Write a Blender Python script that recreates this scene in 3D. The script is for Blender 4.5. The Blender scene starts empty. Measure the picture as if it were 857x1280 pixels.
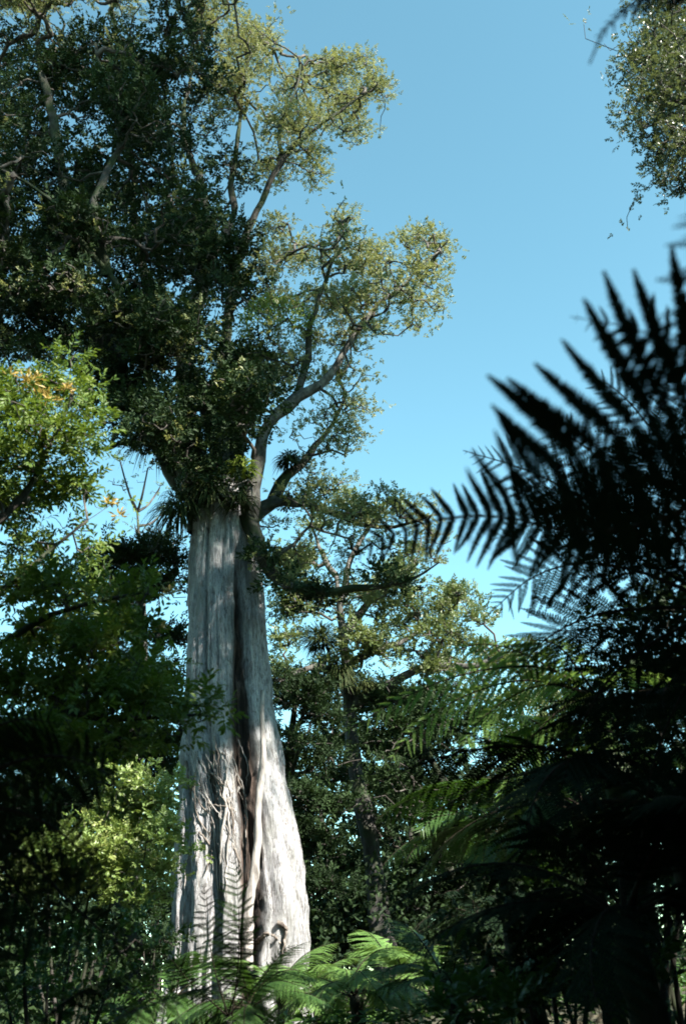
import bpy, math, random
import numpy as np
from mathutils import Matrix, Vector, Euler

# ------------------------------------------------------------------ camera, sky, sun, exposure
SC = bpy.context.scene
COL = SC.collection
FPX = 1244.0                      # focal length in photo pixels (35 mm lens on a 24 x 36 mm slide)
PITCH, ROLL = math.radians(25.0), math.radians(4.5)
CAM_POS = Vector((0, 0, 1.6))
cam_data = bpy.data.cameras.new('camera')
cam = bpy.data.objects.new('camera', cam_data)
COL.objects.link(cam)
cam_data.sensor_fit = 'VERTICAL'
cam_data.sensor_height = 36.0
cam_data.lens = 35.0
cam_data.clip_start, cam_data.clip_end = 0.05, 3000
cam.matrix_world = Matrix.Translation(CAM_POS) @ Matrix.Rotation(PITCH + math.pi / 2, 4, 'X') @ Matrix.Rotation(-ROLL, 4, 'Z')
cam_data.dof.use_dof = True
cam_data.dof.focus_distance = 23.0
cam_data.dof.aperture_fstop = 2.6
SC.camera = cam

SUN_DIR = Vector((0.60, -0.50, 0.62)).normalized()     # towards the sun: from the right, a little behind the camera
sun_el = math.asin(SUN_DIR.z)
sun_az = math.atan2(SUN_DIR.x, SUN_DIR.y)
world = bpy.data.worlds.new('World')
SC.world = world
world.use_nodes = True
wn = world.node_tree
sky = wn.nodes.new('ShaderNodeTexSky')
sky.sky_type = 'NISHITA'
sky.sun_disc = False
sky.sun_elevation = sun_el
sky.sun_rotation = sun_az
sky.air_density = 0.8
sky.dust_density = 0.0
sky.ozone_density = 1.0
wn.nodes['Background'].inputs[1].default_value = 0.08
film = wn.nodes.new('ShaderNodeMix')                   # slide film's cyan rendering of the blue sky, the same all over
film.data_type = 'RGBA'; film.blend_type = 'MULTIPLY'; film.inputs['Factor'].default_value = 1.0
film.inputs[7].default_value = (.96, 1.35, 1.02, 1)
wn.links.new(sky.outputs[0], film.inputs[6])
wn.links.new(film.outputs[2], wn.nodes['Background'].inputs[0])
sun_data = bpy.data.lights.new('sun', 'SUN')
sun_data.energy = 5.0
sun_data.angle = math.radians(0.55)
sun_data.color = (1.0, 0.95, 0.86)
sun = bpy.data.objects.new('sun', sun_data)
COL.objects.link(sun)
sun.rotation_euler = SUN_DIR.to_track_quat('Z', 'Y').to_euler()
sun.location = (20, -10, 40)
SC.view_settings.view_transform = 'Standard'
SC.view_settings.look = 'None'
SC.view_settings.exposure = 2.2
SC.view_settings.gamma = 1.0
SC.cycles.filter_width = 1.8
SC.cycles.max_bounces = 6
SC.cycles.transparent_max_bounces = 4

# ------------------------------------------------------------------ helpers
RS = np.random.RandomState(7)
_CM = np.array(cam.matrix_world)
_R, _T = _CM[:3, :3], _CM[:3, 3]

def ray(px, py):
    d = np.array([(px - 428.5) / FPX, (640 - py) / FPX, -1.0])
    return _R @ d

def WY(px, py, Y):                # the point seen at photo pixel (px, py) that lies Y metres in front of the camera along the ground
    d = ray(px, py)
    return _T + d * (Y / d[1])

def WD(px, py, depth):            # the same, by distance along the lens axis
    return _T + ray(px, py) * depth

def proj(P):
    q = (np.asarray(P) - _T) @ _R
    z = np.minimum(q[..., 2], -1e-3)
    return 428.5 + FPX * q[..., 0] / -z, 640 - FPX * q[..., 1] / -z, -q[..., 2]

def ppm(P):
    return FPX / proj(P)[2]

def unit(a):
    a = np.asarray(a, float)
    return a / np.maximum(np.linalg.norm(a, axis=-1, keepdims=True), 1e-9)

_perm = np.random.RandomState(3).permutation(256)
_val = np.random.RandomState(4).rand(256) * 2 - 1
def vnoise(x, y, z=0.0):
    x, y, z = np.broadcast_arrays(np.asarray(x, float), np.asarray(y, float), np.asarray(z, float))
    xi, yi, zi = np.floor(x).astype(int), np.floor(y).astype(int), np.floor(z).astype(int)
    xf, yf, zf = x - xi, y - yi, z - zi
    s = lambda t: t * t * (3 - 2 * t)
    u, v, w = s(xf), s(yf), s(zf)
    def h(a, b, c):
        return _val[_perm[(_perm[(_perm[a & 255] + b) & 255] + c) & 255]]
    r = 0
    for dx in (0, 1):
        for dy in (0, 1):
            for dz in (0, 1):
                r = r + h(xi + dx, yi + dy, zi + dz) * (u if dx else 1 - u) * (v if dy else 1 - v) * (w if dz else 1 - w)
    return r

def fbm(x, y, z=0.0, o=4):
    r, a, f = 0, 0.5, 1.0
    for _ in range(o):
        r = r + a * vnoise(np.asarray(x) * f, np.asarray(y) * f, np.asarray(z) * f + 11.3)
        a *= 0.5; f *= 2.03
    return r

class MB:
    """collects vertices, quads and triangles (with a random tint per face) for ONE mesh"""
    def __init__(self):
        self.v, self.q, self.t, self.qa, self.ta, self.n = [], [], [], [], [], 0
        self.qm, self.tm = [], []
    def add(self, v, q=None, t=None, qa=None, ta=None, mat=0):
        v = np.asarray(v, float).reshape(-1, 3)
        if q is not None and len(q):
            q = np.asarray(q, int) + self.n
            self.q.append(q); self.qa.append(np.full(len(q), .5) if qa is None else qa); self.qm.append(np.full(len(q), mat, int))
        if t is not None and len(t):
            t = np.asarray(t, int) + self.n
            self.t.append(t); self.ta.append(np.full(len(t), .5) if ta is None else ta); self.tm.append(np.full(len(t), mat, int))
        self.v.append(v); self.n += len(v)
    def mesh(self, name, mats, smooth=False, origin=(0, 0, 0)):
        me = bpy.data.meshes.new(name)
        V = np.concatenate(self.v) - np.asarray(origin)
        Q = np.concatenate(self.q) if self.q else np.zeros((0, 4), int)
        T = np.concatenate(self.t) if self.t else np.zeros((0, 3), int)
        me.vertices.add(len(V)); me.vertices.foreach_set('co', V.astype(np.float32).ravel())
        nl = Q.size + T.size
        me.loops.add(nl)
        me.loops.foreach_set('vertex_index', np.concatenate([Q.ravel(), T.ravel()]).astype(np.int32))
        npol = len(Q) + len(T)
        me.polygons.add(npol)
        start = np.concatenate([np.arange(len(Q)) * 4, Q.size + np.arange(len(T)) * 3]).astype(np.int32)
        me.polygons.foreach_set('loop_start', start)
        me.polygons.foreach_set('material_index', np.concatenate(self.qm + self.tm).astype(np.int32))
        me.polygons.foreach_set('use_smooth', np.full(npol, smooth, bool))
        at = me.attributes.new('tint', 'FLOAT', 'FACE')
        at.data.foreach_set('value', np.concatenate(self.qa + self.ta).astype(np.float32))
        for m in (mats if isinstance(mats, (list, tuple)) else [mats]):
            me.materials.append(m)
        me.update(calc_edges=True)
        me.validate()
        return me

def put(name, me, parent=None, loc=None):
    o = bpy.data.objects.new(name, me)
    COL.objects.link(o)
    if parent is not None: o.parent = parent
    if loc is not None: o.location = loc
    return o

def tag(o, label=None, cat=None, group=None, kind=None):
    if label: o['label'] = label
    if cat: o['category'] = cat
    if group: o['group'] = group
    if kind: o['kind'] = kind
    return o

def thing(name, label, cat, loc, group=None):
    o = bpy.data.objects.new(name, None)
    o.empty_display_size = 0.3
    COL.objects.link(o)
    o.location = loc
    return tag(o, label, cat, group)

def smooth_path(pts, n):
    P = np.asarray(pts, float)
    d = np.r_[0, np.cumsum(np.linalg.norm(np.diff(P, axis=0), axis=1))]
    if len(P) < 3:
        s = np.linspace(0, d[-1], n)
        return np.stack([np.interp(s, d, P[:, k]) for k in range(P.shape[1])], 1)
    # Catmull-Rom
    E = np.vstack([2 * P[0] - P[1], P, 2 * P[-1] - P[-2]])
    out = []
    for s in np.linspace(0, d[-1], n):
        i = min(max(np.searchsorted(d, s, 'right') - 1, 0), len(P) - 2)
        t = (s - d[i]) / max(d[i + 1] - d[i], 1e-9)
        p0, p1, p2, p3 = E[i], E[i + 1], E[i + 2], E[i + 3]
        out.append(0.5 * (2 * p1 + (p2 - p0) * t + (2 * p0 - 5 * p1 + 4 * p2 - p3) * t * t + (3 * p1 - p0 - 3 * p2 + p3) * t ** 3))
    return np.array(out)

def tube(mb, P, r, seg=8, rough=0.0, cap=True, mat=0):
    P = np.asarray(P, float); n = len(P)
    r = np.broadcast_to(np.asarray(r, float), (n,))
    T = unit(np.gradient(P, axis=0))
    up = np.array([0.0, 0.0, 1.0]) if abs(T[:, 2]).mean() < 0.8 else np.array([1.0, 0.0, 0.0])
    A = unit(np.cross(T, up)); B = np.cross(T, A)
    th = np.linspace(0, 2 * np.pi, seg, endpoint=False)
    ring = A[:, None] * np.cos(th)[None, :, None] + B[:, None] * np.sin(th)[None, :, None]
    rr = r[:, None] * np.ones((1, seg))
    if rough:
        s = np.arange(n)[:, None] * 0.35
        sd = RS.rand() * 50
        rr = rr * (1 + rough * (fbm(np.cos(th)[None] * 1.3 + sd, np.sin(th)[None] * 1.3, s, 3) * 1.6))
    V = P[:, None] + ring * rr[..., None]
    i = np.arange(n - 1)[:, None] * seg; j = np.arange(seg)[None]; k = (j + 1) % seg
    Q = np.stack([i + j, i + k, i + seg + k, i + seg + j], -1).reshape(-1, 4)
    t = None
    if cap:
        V = np.vstack([V.reshape(-1, 3), P[-1] + T[-1] * r[-1] * .5])
        e = (n - 1) * seg
        t = np.stack([e + j[0], e + k[0], np.full(seg, n * seg)], -1)
    mb.add(V.reshape(-1, 3), Q, t, mat=mat)

def leaves(mb, C, D, N, L, W, fold=0.15, fine=False, tint=None, mat=0):
    """C base points, D axis directions, N normals; lens shaped leaves folded along the midrib"""
    C = np.asarray(C); n = len(C)
    if n == 0: return
    D = unit(D); S = unit(np.cross(N, D)); N = np.cross(D, S)
    L = np.broadcast_to(L, (n,))[:, None]; W = np.broadcast_to(W, (n,))[:, None]
    if tint is None: tint = RS.rand(n)
    b = C; tip = C + D * L - N * L * 0.12
    l = C + D * L * .48 + S * W * .5 + N * W * fold
    r = C + D * L * .48 - S * W * .5 + N * W * fold
    if not fine:
        V = np.stack([b, r, tip, l], 1).reshape(-1, 3)
        i = np.arange(n)[:, None] * 4
        mb.add(V, i + np.array([[0, 1, 2, 3]]), qa=tint, mat=mat)
    else:
        m = C + D * L * .5
        l2 = C + D * L * .22 + S * W * .36 + N * W * fold * .8
        r2 = C + D * L * .22 - S * W * .36 + N * W * fold * .8
        l = C + D * L * .6 + S * W * .5 + N * W * fold
        r = C + D * L * .6 - S * W * .5 + N * W * fold
        V = np.stack([b, r2, r, tip, l, l2, m], 1).reshape(-1, 3)
        i = np.arange(n)[:, None] * 7
        Q = np.concatenate([i + np.array([[0, 1, 2, 6]]), i + np.array([[0, 6, 4, 5]])])
        T = np.concatenate([i + np.array([[6, 2, 3]]), i + np.array([[6, 3, 4]])])
        mb.add(V, Q, T, qa=np.r_[tint, tint], ta=np.r_[tint, tint], mat=mat)

def rand_dirs(n, zmin=-1.0):
    z = RS.uniform(zmin, 1, n); a = RS.uniform(0, 2 * np.pi, n); s = np.sqrt(np.maximum(0, 1 - z * z))
    return np.stack([s * np.cos(a), s * np.sin(a), z], 1)

# ------------------------------------------------------------------ materials
def mat_new(name):
    m = bpy.data.materials.new(name); m.use_nodes = True
    nt = m.node_tree
    return m, nt, nt.nodes['Principled BSDF'], nt.nodes['Material Output']

def leaf_mat(name, cols, trans=(0.1, 0.2, 0.02), tmix=0.25, rough=0.45, spec=0.5, noise=1.2):
    m, nt, b, out = mat_new(name)
    at = nt.nodes.new('ShaderNodeAttribute'); at.attribute_name = 'tint'
    tc = nt.nodes.new('ShaderNodeTexCoord')
    nz = nt.nodes.new('ShaderNodeTexNoise'); nz.inputs['Scale'].default_value = noise; nz.inputs['Detail'].default_value = 2
    nt.links.new(tc.outputs['Object'], nz.inputs['Vector'])
    mx = nt.nodes.new('ShaderNodeMath'); mx.operation = 'MULTIPLY_ADD'
    nt.links.new(at.outputs['Fac'], mx.inputs[0]); mx.inputs[1].default_value = 0.6
    ms = nt.nodes.new('ShaderNodeMath'); ms.operation = 'MULTIPLY_ADD'; ms.inputs[1].default_value = 1.2; ms.inputs[2].default_value = -0.4
    nt.links.new(nz.outputs['Fac'], ms.inputs[0]); nt.links.new(ms.outputs[0], mx.inputs[2])
    cr = nt.nodes.new('ShaderNodeValToRGB')
    el = cr.color_ramp.elements
    el[0].position = 0.05; el[0].color = (*cols[0], 1)
    el[1].position = 0.95; el[1].color = (*cols[-1], 1)
    for k, c in enumerate(cols[1:-1]):
        e = el.new(0.05 + 0.9 * (k + 1) / (len(cols) - 1)); e.color = (*c, 1)
    nt.links.new(mx.outputs[0], cr.inputs[0])
    nt.links.new(cr.outputs[0], b.inputs['Base Color'])
    b.inputs['Roughness'].default_value = rough
    b.inputs['Specular IOR Level'].default_value = spec
    if tmix > 0:
        tr = nt.nodes.new('ShaderNodeBsdfTranslucent')
        tr.inputs['Color'].default_value = (*trans, 1)
        mix = nt.nodes.new('ShaderNodeMixShader'); mix.inputs[0].default_value = tmix
        nt.links.new(b.outputs[0], mix.inputs[1]); nt.links.new(tr.outputs[0], mix.inputs[2])
        nt.links.new(mix.outputs[0], out.inputs['Surface'])
    return m

def bark_mat(name, dark, mid, light, moss=None, zs=0.25, scale=6.0, bump=0.6, moss_amt=0.5):
    m, nt, b, out = mat_new(name)
    tc = nt.nodes.new('ShaderNodeTexCoord')
    mp = nt.nodes.new('ShaderNodeMapping'); mp.inputs['Scale'].default_value = (1, 1, zs)
    nt.links.new(tc.outputs['Object'], mp.inputs['Vector'])
    n1 = nt.nodes.new('ShaderNodeTexNoise'); n1.inputs['Scale'].default_value = scale; n1.inputs['Detail'].default_value = 6; n1.inputs['Roughness'].default_value = .65
    nt.links.new(mp.outputs[0], n1.inputs['Vector'])
    cr = nt.nodes.new('ShaderNodeValToRGB'); el = cr.color_ramp.elements
    el[0].position = 0.32; el[0].color = (*dark, 1); el[1].position = 0.68; el[1].color = (*light, 1)
    e = el.new(0.48); e.color = (*mid, 1)
    nt.links.new(n1.outputs['Fac'], cr.inputs[0])
    colour = cr.outputs[0]
    if moss:
        n2 = nt.nodes.new('ShaderNodeTexNoise'); n2.inputs['Scale'].default_value = 1.4; n2.inputs['Detail'].default_value = 5
        nt.links.new(tc.outputs['Object'], n2.inputs['Vector'])
        r2 = nt.nodes.new('ShaderNodeValToRGB'); r2.color_ramp.elements[0].position = 1 - moss_amt - .08; r2.color_ramp.elements[1].position = 1 - moss_amt + .08
        nt.links.new(n2.outputs['Fac'], r2.inputs[0])
        mc = nt.nodes.new('ShaderNodeMix'); mc.data_type = 'RGBA'
        nt.links.new(r2.outputs[0], mc.inputs['Factor']); nt.links.new(colour, mc.inputs[6]); mc.inputs[7].default_value = (*moss, 1)
        colour = mc.outputs[2]
    nt.links.new(colour, b.inputs['Base Color'])
    b.inputs['Roughness'].default_value = 0.9
    b.inputs['Specular IOR Level'].default_value = 0.2
    bp = nt.nodes.new('ShaderNodeBump'); bp.inputs['Strength'].default_value = bump; bp.inputs['Distance'].default_value = 0.04
    nt.links.new(n1.outputs['Fac'], bp.inputs['Height']); nt.links.new(bp.outputs[0], b.inputs['Normal'])
    return m

M = {}
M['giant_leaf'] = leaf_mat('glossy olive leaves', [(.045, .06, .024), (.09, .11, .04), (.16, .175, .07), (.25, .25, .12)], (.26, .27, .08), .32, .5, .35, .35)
M['far_leaf'] = leaf_mat('pale grey green leaves', [(.045, .075, .025), (.09, .12, .04), (.16, .18, .07)], (.18, .22, .05), .25, .45, .4, .4)
M['dark_shade_leaf'] = leaf_mat('dark shade toned leaves', [(.008, .016, .008), (.016, .03, .011), (.032, .055, .018)], (.03, .06, .01), .1, .6, .1, .5)  # darkened past plain leaf green, so shade is put into the colour
M['bright_leaf'] = leaf_mat('yellow green leaves', [(.02, .042, .010), (.045, .085, .016), (.095, .14, .024), (.17, .19, .035)], (.15, .22, .02), .28, .5, .25, .6)
M['shrub_leaf'] = leaf_mat('light green leaves', [(.055, .1, .028), (.1, .16, .042), (.165, .215, .06), (.24, .245, .08)], (.22, .3, .05), .3, .42, .45, .9)
M['small_leaf'] = leaf_mat('small grey green leaves', [(.035, .055, .025), (.07, .09, .042), (.15, .16, .085)], (.14, .17, .05), .25, .4, .5, .8)
M['strap_leaf'] = leaf_mat('strap leaves', [(.012, .02, .008), (.025, .04, .012), (.055, .065, .022)], (.03, .05, .01), .1, .6, .15, .8)
M['moss_leaf'] = leaf_mat('bright cushion leaves', [(.08, .13, .02), (.13, .18, .03), (.2, .23, .05)], (.2, .28, .03), .25, .5, .3, .8)
M['lit_tip_leaf'] = leaf_mat('sunlit toned leaves', [(.2, .18, .05), (.36, .24, .07), (.42, .34, .12)], (.4, .3, .06), .3, .45, .4, .8)  # pale yellow standing for sunlight on the shoot tips
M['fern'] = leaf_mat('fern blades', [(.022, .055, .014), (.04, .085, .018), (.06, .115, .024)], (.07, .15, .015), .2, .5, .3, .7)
M['fern_lit'] = leaf_mat('sunlit toned fern blades', [(.06, .125, .03), (.11, .195, .05), (.17, .25, .075)], (.2, .32, .06), .32, .45, .35, .8)  # lighter copy of the fern green, sunlight put into the colour
M['fern_shaded'] = leaf_mat('shade toned fern blades', [(.006, .013, .008), (.01, .02, .01), (.016, .03, .013)], (.015, .03, .01), .05, .8, .04, .7)  # fern green darkened to put shade into the colour
M['stalk'] = bark_mat('fern stalk', (.008, .006, .005), (.016, .012, .008), (.03, .025, .012), None, 1, 14, .2)
M['giant_bark'] = bark_mat('mossy limb bark', (.015, .013, .011), (.035, .031, .027), (.08, .075, .068), (.02, .03, .012), .6, 4.0, .7, .5)
M['pale_limb'] = bark_mat('pale branch bark', (.022, .02, .018), (.06, .056, .05), (.15, .145, .13), None, .6, 6.0, .6)
M['twig'] = bark_mat('twig bark', (.03, .025, .022), (.06, .052, .045), (.12, .11, .1), None, 1, 5, .2)
M['far_bark'] = bark_mat('grey brown bark', (.018, .016, .015), (.042, .039, .037), (.1, .095, .09), (.03, .04, .02), .25, 5.0, .7, .42)
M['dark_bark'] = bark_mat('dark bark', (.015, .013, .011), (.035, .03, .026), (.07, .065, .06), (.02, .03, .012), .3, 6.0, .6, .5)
M['root'] = bark_mat('pale root bark', (.09, .08, .072), (.22, .2, .185), (.36, .335, .31), None, .2, 10, .4)
M['root_dark'] = bark_mat('brown root bark', (.05, .04, .035), (.12, .1, .085), (.26, .23, .2), None, .4, 10, .4)

def trunk_mat():
    m, nt, b, out = mat_new('pale fluted bark')
    tc = nt.nodes.new('ShaderNodeTexCoord')
    def noise(scale, zs, detail, rough=.6):
        mp = nt.nodes.new('ShaderNodeMapping'); mp.inputs['Scale'].default_value = (1, 1, zs)
        nt.links.new(tc.outputs['Object'], mp.inputs['Vector'])
        n = nt.nodes.new('ShaderNodeTexNoise'); n.inputs['Scale'].default_value = scale; n.inputs['Detail'].default_value = detail; n.inputs['Roughness'].default_value = rough
        nt.links.new(mp.outputs[0], n.inputs['Vector'])
        return n
    def ramp(src, stops):
        cr = nt.nodes.new('ShaderNodeValToRGB'); el = cr.color_ramp.elements
        el[0].position, el[0].color = stops[0][0], (*stops[0][1], 1)
        el[1].position, el[1].color = stops[-1][0], (*stops[-1][1], 1)
        for p, c in stops[1:-1]:
            e = el.new(p); e.color = (*c, 1)
        nt.links.new(src, cr.inputs[0]); return cr
    def mix(f, a, c):
        x = nt.nodes.new('ShaderNodeMix'); x.data_type = 'RGBA'
        nt.links.new(f, x.inputs['Factor'])
        for s, v in ((6, a), (7, c)):
            if isinstance(v, tuple): x.inputs[s].default_value = (*v, 1)
            else: nt.links.new(v, x.inputs[s])
        return x.outputs[2]
    streak = noise(7, .17, 8, .74)
    fine = noise(28, .16, 6, .72)
    patch = noise(1.1, .5, 5)
    base = ramp(streak.outputs['Fac'], [(.26, (.06, .058, .06)), (.38, (.22, .217, .224)), (.5, (.36, .355, .362)), (.68, (.48, .475, .475))])
    fr = ramp(fine.outputs['Fac'], [(.36, (0, 0, 0)), (.5, (1, 1, 1))])
    c1 = mix(fr.outputs[0], (.1, .085, .075), base.outputs[0])
    pr = ramp(patch.outputs['Fac'], [(.5, (0, 0, 0)), (.62, (.6, .6, .6))])
    blot = noise(3.4, .6, 9, .75)
    br = ramp(blot.outputs['Fac'], [(.34, (1, 1, 1)), (.44, (0, 0, 0))])
    lich = noise(5.5, .8, 7, .7)
    lr = ramp(lich.outputs['Fac'], [(.55, (0, 0, 0)), (.64, (.75, .75, .75))])
    c1 = mix(br.outputs[0], c1, (.1, .09, .085))
    c1 = mix(lr.outputs[0], c1, (.46, .46, .44))
    c2 = mix(pr.outputs[0], c1, (.2, .2, .185))
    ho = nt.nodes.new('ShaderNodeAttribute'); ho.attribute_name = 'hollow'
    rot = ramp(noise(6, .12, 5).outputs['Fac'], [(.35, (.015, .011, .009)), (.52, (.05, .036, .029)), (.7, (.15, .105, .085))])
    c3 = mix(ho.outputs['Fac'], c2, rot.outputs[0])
    nt.links.new(c3, b.inputs['Base Color'])
    b.inputs['Roughness'].default_value = .85
    b.inputs['Specular IOR Level'].default_value = .25
    sm = nt.nodes.new('ShaderNodeMath'); sm.operation = 'MULTIPLY_ADD'; sm.inputs[1].default_value = .4
    nt.links.new(fine.outputs['Fac'], sm.inputs[0])
    s2 = nt.nodes.new('ShaderNodeMath'); s2.operation = 'MULTIPLY_ADD'; s2.inputs[1].default_value = .8
    nt.links.new(blot.outputs['Fac'], s2.inputs[0]); nt.links.new(streak.outputs['Fac'], s2.inputs[2]); nt.links.new(s2.outputs[0], sm.inputs[2])
    bp = nt.nodes.new('ShaderNodeBump'); bp.inputs['Strength'].default_value = 1.0; bp.inputs['Distance'].default_value = .12
    nt.links.new(sm.outputs[0], bp.inputs['Height']); nt.links.new(bp.outputs[0], b.inputs['Normal'])
    return m
M['trunk'] = trunk_mat()

def ground_mat():
    m, nt, b, out = mat_new('leaf litter')
    tc = nt.nodes.new('ShaderNodeTexCoord')
    n = nt.nodes.new('ShaderNodeTexNoise'); n.inputs['Scale'].default_value = 2.2; n.inputs['Detail'].default_value = 8
    nt.links.new(tc.outputs['Object'], n.inputs['Vector'])
    cr = nt.nodes.new('ShaderNodeValToRGB'); el = cr.color_ramp.elements
    el[0].position, el[0].color = .3, (.02, .015, .01, 1); el[1].position, el[1].color = .7, (.08, .06, .035, 1)
    e = el.new(.5); e.color = (.035, .035, .015, 1)
    nt.links.new(n.outputs['Fac'], cr.inputs[0]); nt.links.new(cr.outputs[0], b.inputs['Base Color'])
    b.inputs['Roughness'].default_value = .95
    bp = nt.nodes.new('ShaderNodeBump'); bp.inputs['Strength'].default_value = .8; bp.inputs['Distance'].default_value = .1
    nt.links.new(n.outputs['Fac'], bp.inputs['Height']); nt.links.new(bp.outputs[0], b.inputs['Normal'])
    return m
M['ground'] = ground_mat()

# ------------------------------------------------------------------ ground
def ground_z(x, y):
    x = np.asarray(x, float); y = np.asarray(y, float)
    d = np.hypot(x, y - 4)
    return (fbm(x * .09 + 3, y * .09, 2, 3) * 1.3) * np.clip((d - 2) / 12, 0, 1) + fbm(x * .5, y * .5, 5, 3) * .25 - .05 + .95 * (lambda u: u * u * (3 - 2 * u))(np.clip((y - 5) / 9, 0, 1))

def build_ground():
    ax = np.concatenate([-np.geomspace(700, 40, 22), np.linspace(-38, 38, 110), np.geomspace(40, 700, 22)])
    X, Y = np.meshgrid(ax, ax + 12, indexing='ij')
    Z = ground_z(X, Y)
    n = len(ax)
    V = np.stack([X, Y, Z], -1).reshape(-1, 3)
    i = np.arange(n - 1)[:, None] * n + np.arange(n - 1)[None]
    Q = np.stack([i, i + n, i + n + 1, i + 1], -1).reshape(-1, 4)
    mb = MB(); mb.add(V, Q)
    tag(put('ground', mb.mesh('ground', M['ground'], True)), 'forest floor of dark leaf litter under the ferns', kind='structure')
build_ground()

# ------------------------------------------------------------------ trees
def in_gaps(P, gaps):
    if not gaps: return np.zeros(len(P), bool)
    x, y, _ = proj(P)
    bad = np.zeros(len(P), bool)
    for gx, gy, gr in gaps:
        bad |= (x - gx) ** 2 + (y - gy) ** 2 < gr * gr
    return bad

def sprays_of(clumps, per_m2, flat=.72, gaps=None, soft=0.0):
    out = []
    for c, R in clumps:
        n = max(4, int(per_m2 * R * R))
        d = rand_dirs(n, -.75)
        rad = RS.uniform(.25, 1, (n, 1)) ** .55
        if soft: rad = np.where(RS.rand(n, 1) < soft, np.abs(RS.normal(size=(n, 1))) * .85, rad)
        p = np.asarray(c) + d * (R * rad) * np.array([1, 1, flat])
        out.append(p)
    P = np.concatenate(out)
    return P[~in_gaps(P, gaps)]

def branch_graph(mb, seeds, targets, r_tip=.012, expo=.42, w=.35, rmax=.14, seg=5, jit=.12):
    """joins every target to the nearest wood grown so far; thickness follows what each branch carries"""
    seeds = np.asarray(seeds)
    if len(targets) == 0: return
    d0 = np.array([np.min(((seeds - t) ** 2).sum(1)) for t in targets])
    order = np.argsort(d0)
    n0 = len(seeds); N = n0 + len(targets)
    P = np.zeros((N, 3)); P[:n0] = seeds
    path = np.zeros(N); par = np.full(N, -1)
    for k, ti in enumerate(order):
        i = n0 + k; t = targets[ti]
        d = np.linalg.norm(P[:i] - t, axis=1)
        up = (P[:i, 2] - t[2]) * .25
        c = d + w * path[:i] + np.maximum(up, 0)
        j = int(np.argmin(c))
        P[i] = t; par[i] = j; path[i] = path[j] + d[j]
    cnt = np.ones(N)
    for i in range(N - 1, n0 - 1, -1):
        cnt[par[i]] += cnt[i]
    rad = np.minimum(r_tip * cnt ** expo, rmax)
    idx = np.arange(n0, N); A = P[par[idx]]; B = P[idx]
    L = np.linalg.norm(B - A, axis=1)[:, None]
    L = np.minimum(L, 1.0)
    m1 = A * .66 + B * .34 + RS.normal(size=A.shape) * L * jit; m1[:, 2] -= L[:, 0] * .05
    m2 = A * .33 + B * .67 + RS.normal(size=A.shape) * L * jit
    ra = np.where(par[idx] < n0, rad[idx] * 1.25, np.minimum(rad[par[idx]], rad[idx] * 1.5)); rb = rad[idx]
    pts = np.stack([A, m1, m2, B], 1); rs = np.stack([ra, ra * .7 + rb * .3, ra * .35 + rb * .65, rb], 1)
    T = unit(np.gradient(pts, axis=1))
    up = np.array([.31, .17, .93]); S1 = unit(np.cross(T, up)); S2 = np.cross(T, S1)
    th = np.linspace(0, 2 * np.pi, seg, endpoint=False)
    V = pts[:, :, None] + rs[:, :, None, None] * (S1[:, :, None] * np.cos(th)[:, None] + S2[:, :, None] * np.sin(th)[:, None])
    E = len(idx)
    base = np.arange(E)[:, None, None] * (4 * seg) + np.arange(3)[None, :, None] * seg
    j = np.arange(seg)[None, None]; k = (j + 1) % seg
    Q = np.stack([base + j, base + k, base + seg + k, base + seg + j], -1).reshape(-1, 4)
    mb.add(V.reshape(-1, 3), Q)

def foliage(mb, S, rs, n_per, L, W, fine=False, flat=.6, gaps=None, hang=0.0, mat=0):
    """each spray is a little dome of leaves"""
    n = len(S); NL = 8
    ns = np.maximum(1, RS.poisson(n_per / NL, n))
    k = np.repeat(np.arange(n), ns); m = len(k)
    d = rand_dirs(m, -.45)
    r = (rs * RS.uniform(.6, 1.35, n))[k][:, None]
    p = S[k] + d * r * RS.uniform(.2, .95, (m, 1)) * np.array([1, 1, flat])
    ok = ~in_gaps(p, gaps)
    p, d, k = p[ok], d[ok], k[ok]; m = len(p)
    sd = unit(d * .9 + RS.normal(size=(m, 3)) * .45 + np.array([0, 0, .25 - hang]))   # every shoot carries a few leaves on alternate sides
    U = unit(np.array([0, 0, 1.0]) * .9 + d * .5 + RS.normal(size=(m, 3)) * .35)
    A = unit(np.cross(U, sd)); B = np.cross(sd, A)
    ln = L * RS.uniform(1.3, 2.6, (m, 1))
    st = .5 * RS.rand(n)[k] + .5 * RS.rand(m)
    for j in range(NL):
        f = (j + .5) / NL
        an = (0 if j % 2 else np.pi) + RS.normal(size=(m, 1)) * .55
        lat = A * np.cos(an) + B * np.sin(an) * .7
        D = unit(sd * (.45 + .7 * f) + lat * (1 - .45 * f) - np.array([0, 0, hang]) + RS.normal(size=(m, 3)) * .15)
        N = unit(B + RS.normal(size=(m, 3)) * .38)
        tint = np.clip(st * .75 + .25 * RS.rand(m) + .1 * (f - .5), 0, 1)
        leaves(mb, p + sd * ln * f, D, N, L * RS.uniform(.7, 1.2, m) * (1.05 - .3 * f), W * RS.uniform(.75, 1.2, m) * (1.05 - .3 * f), fine=fine, tint=tint, mat=mat)
    return m * NL

def limb_path(pts, n=None):
    P = np.array([WY(*p) for p in pts])
    L = np.linalg.norm(np.diff(P, axis=0), axis=1).sum()
    n = n or max(8, int(L / .35))
    Q = smooth_path(P, n)
    s = np.linspace(0, L, n) * .9 + RS.rand() * 40
    off = np.stack([fbm(s, 1.0, 0, 3), fbm(s, 7.0, 3, 3), fbm(s, 13.0, 6, 3)], 1) * .28
    env = np.clip(np.linspace(0, 1, n) * 6, 0, 1)[:, None]
    return Q + off * env

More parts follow.
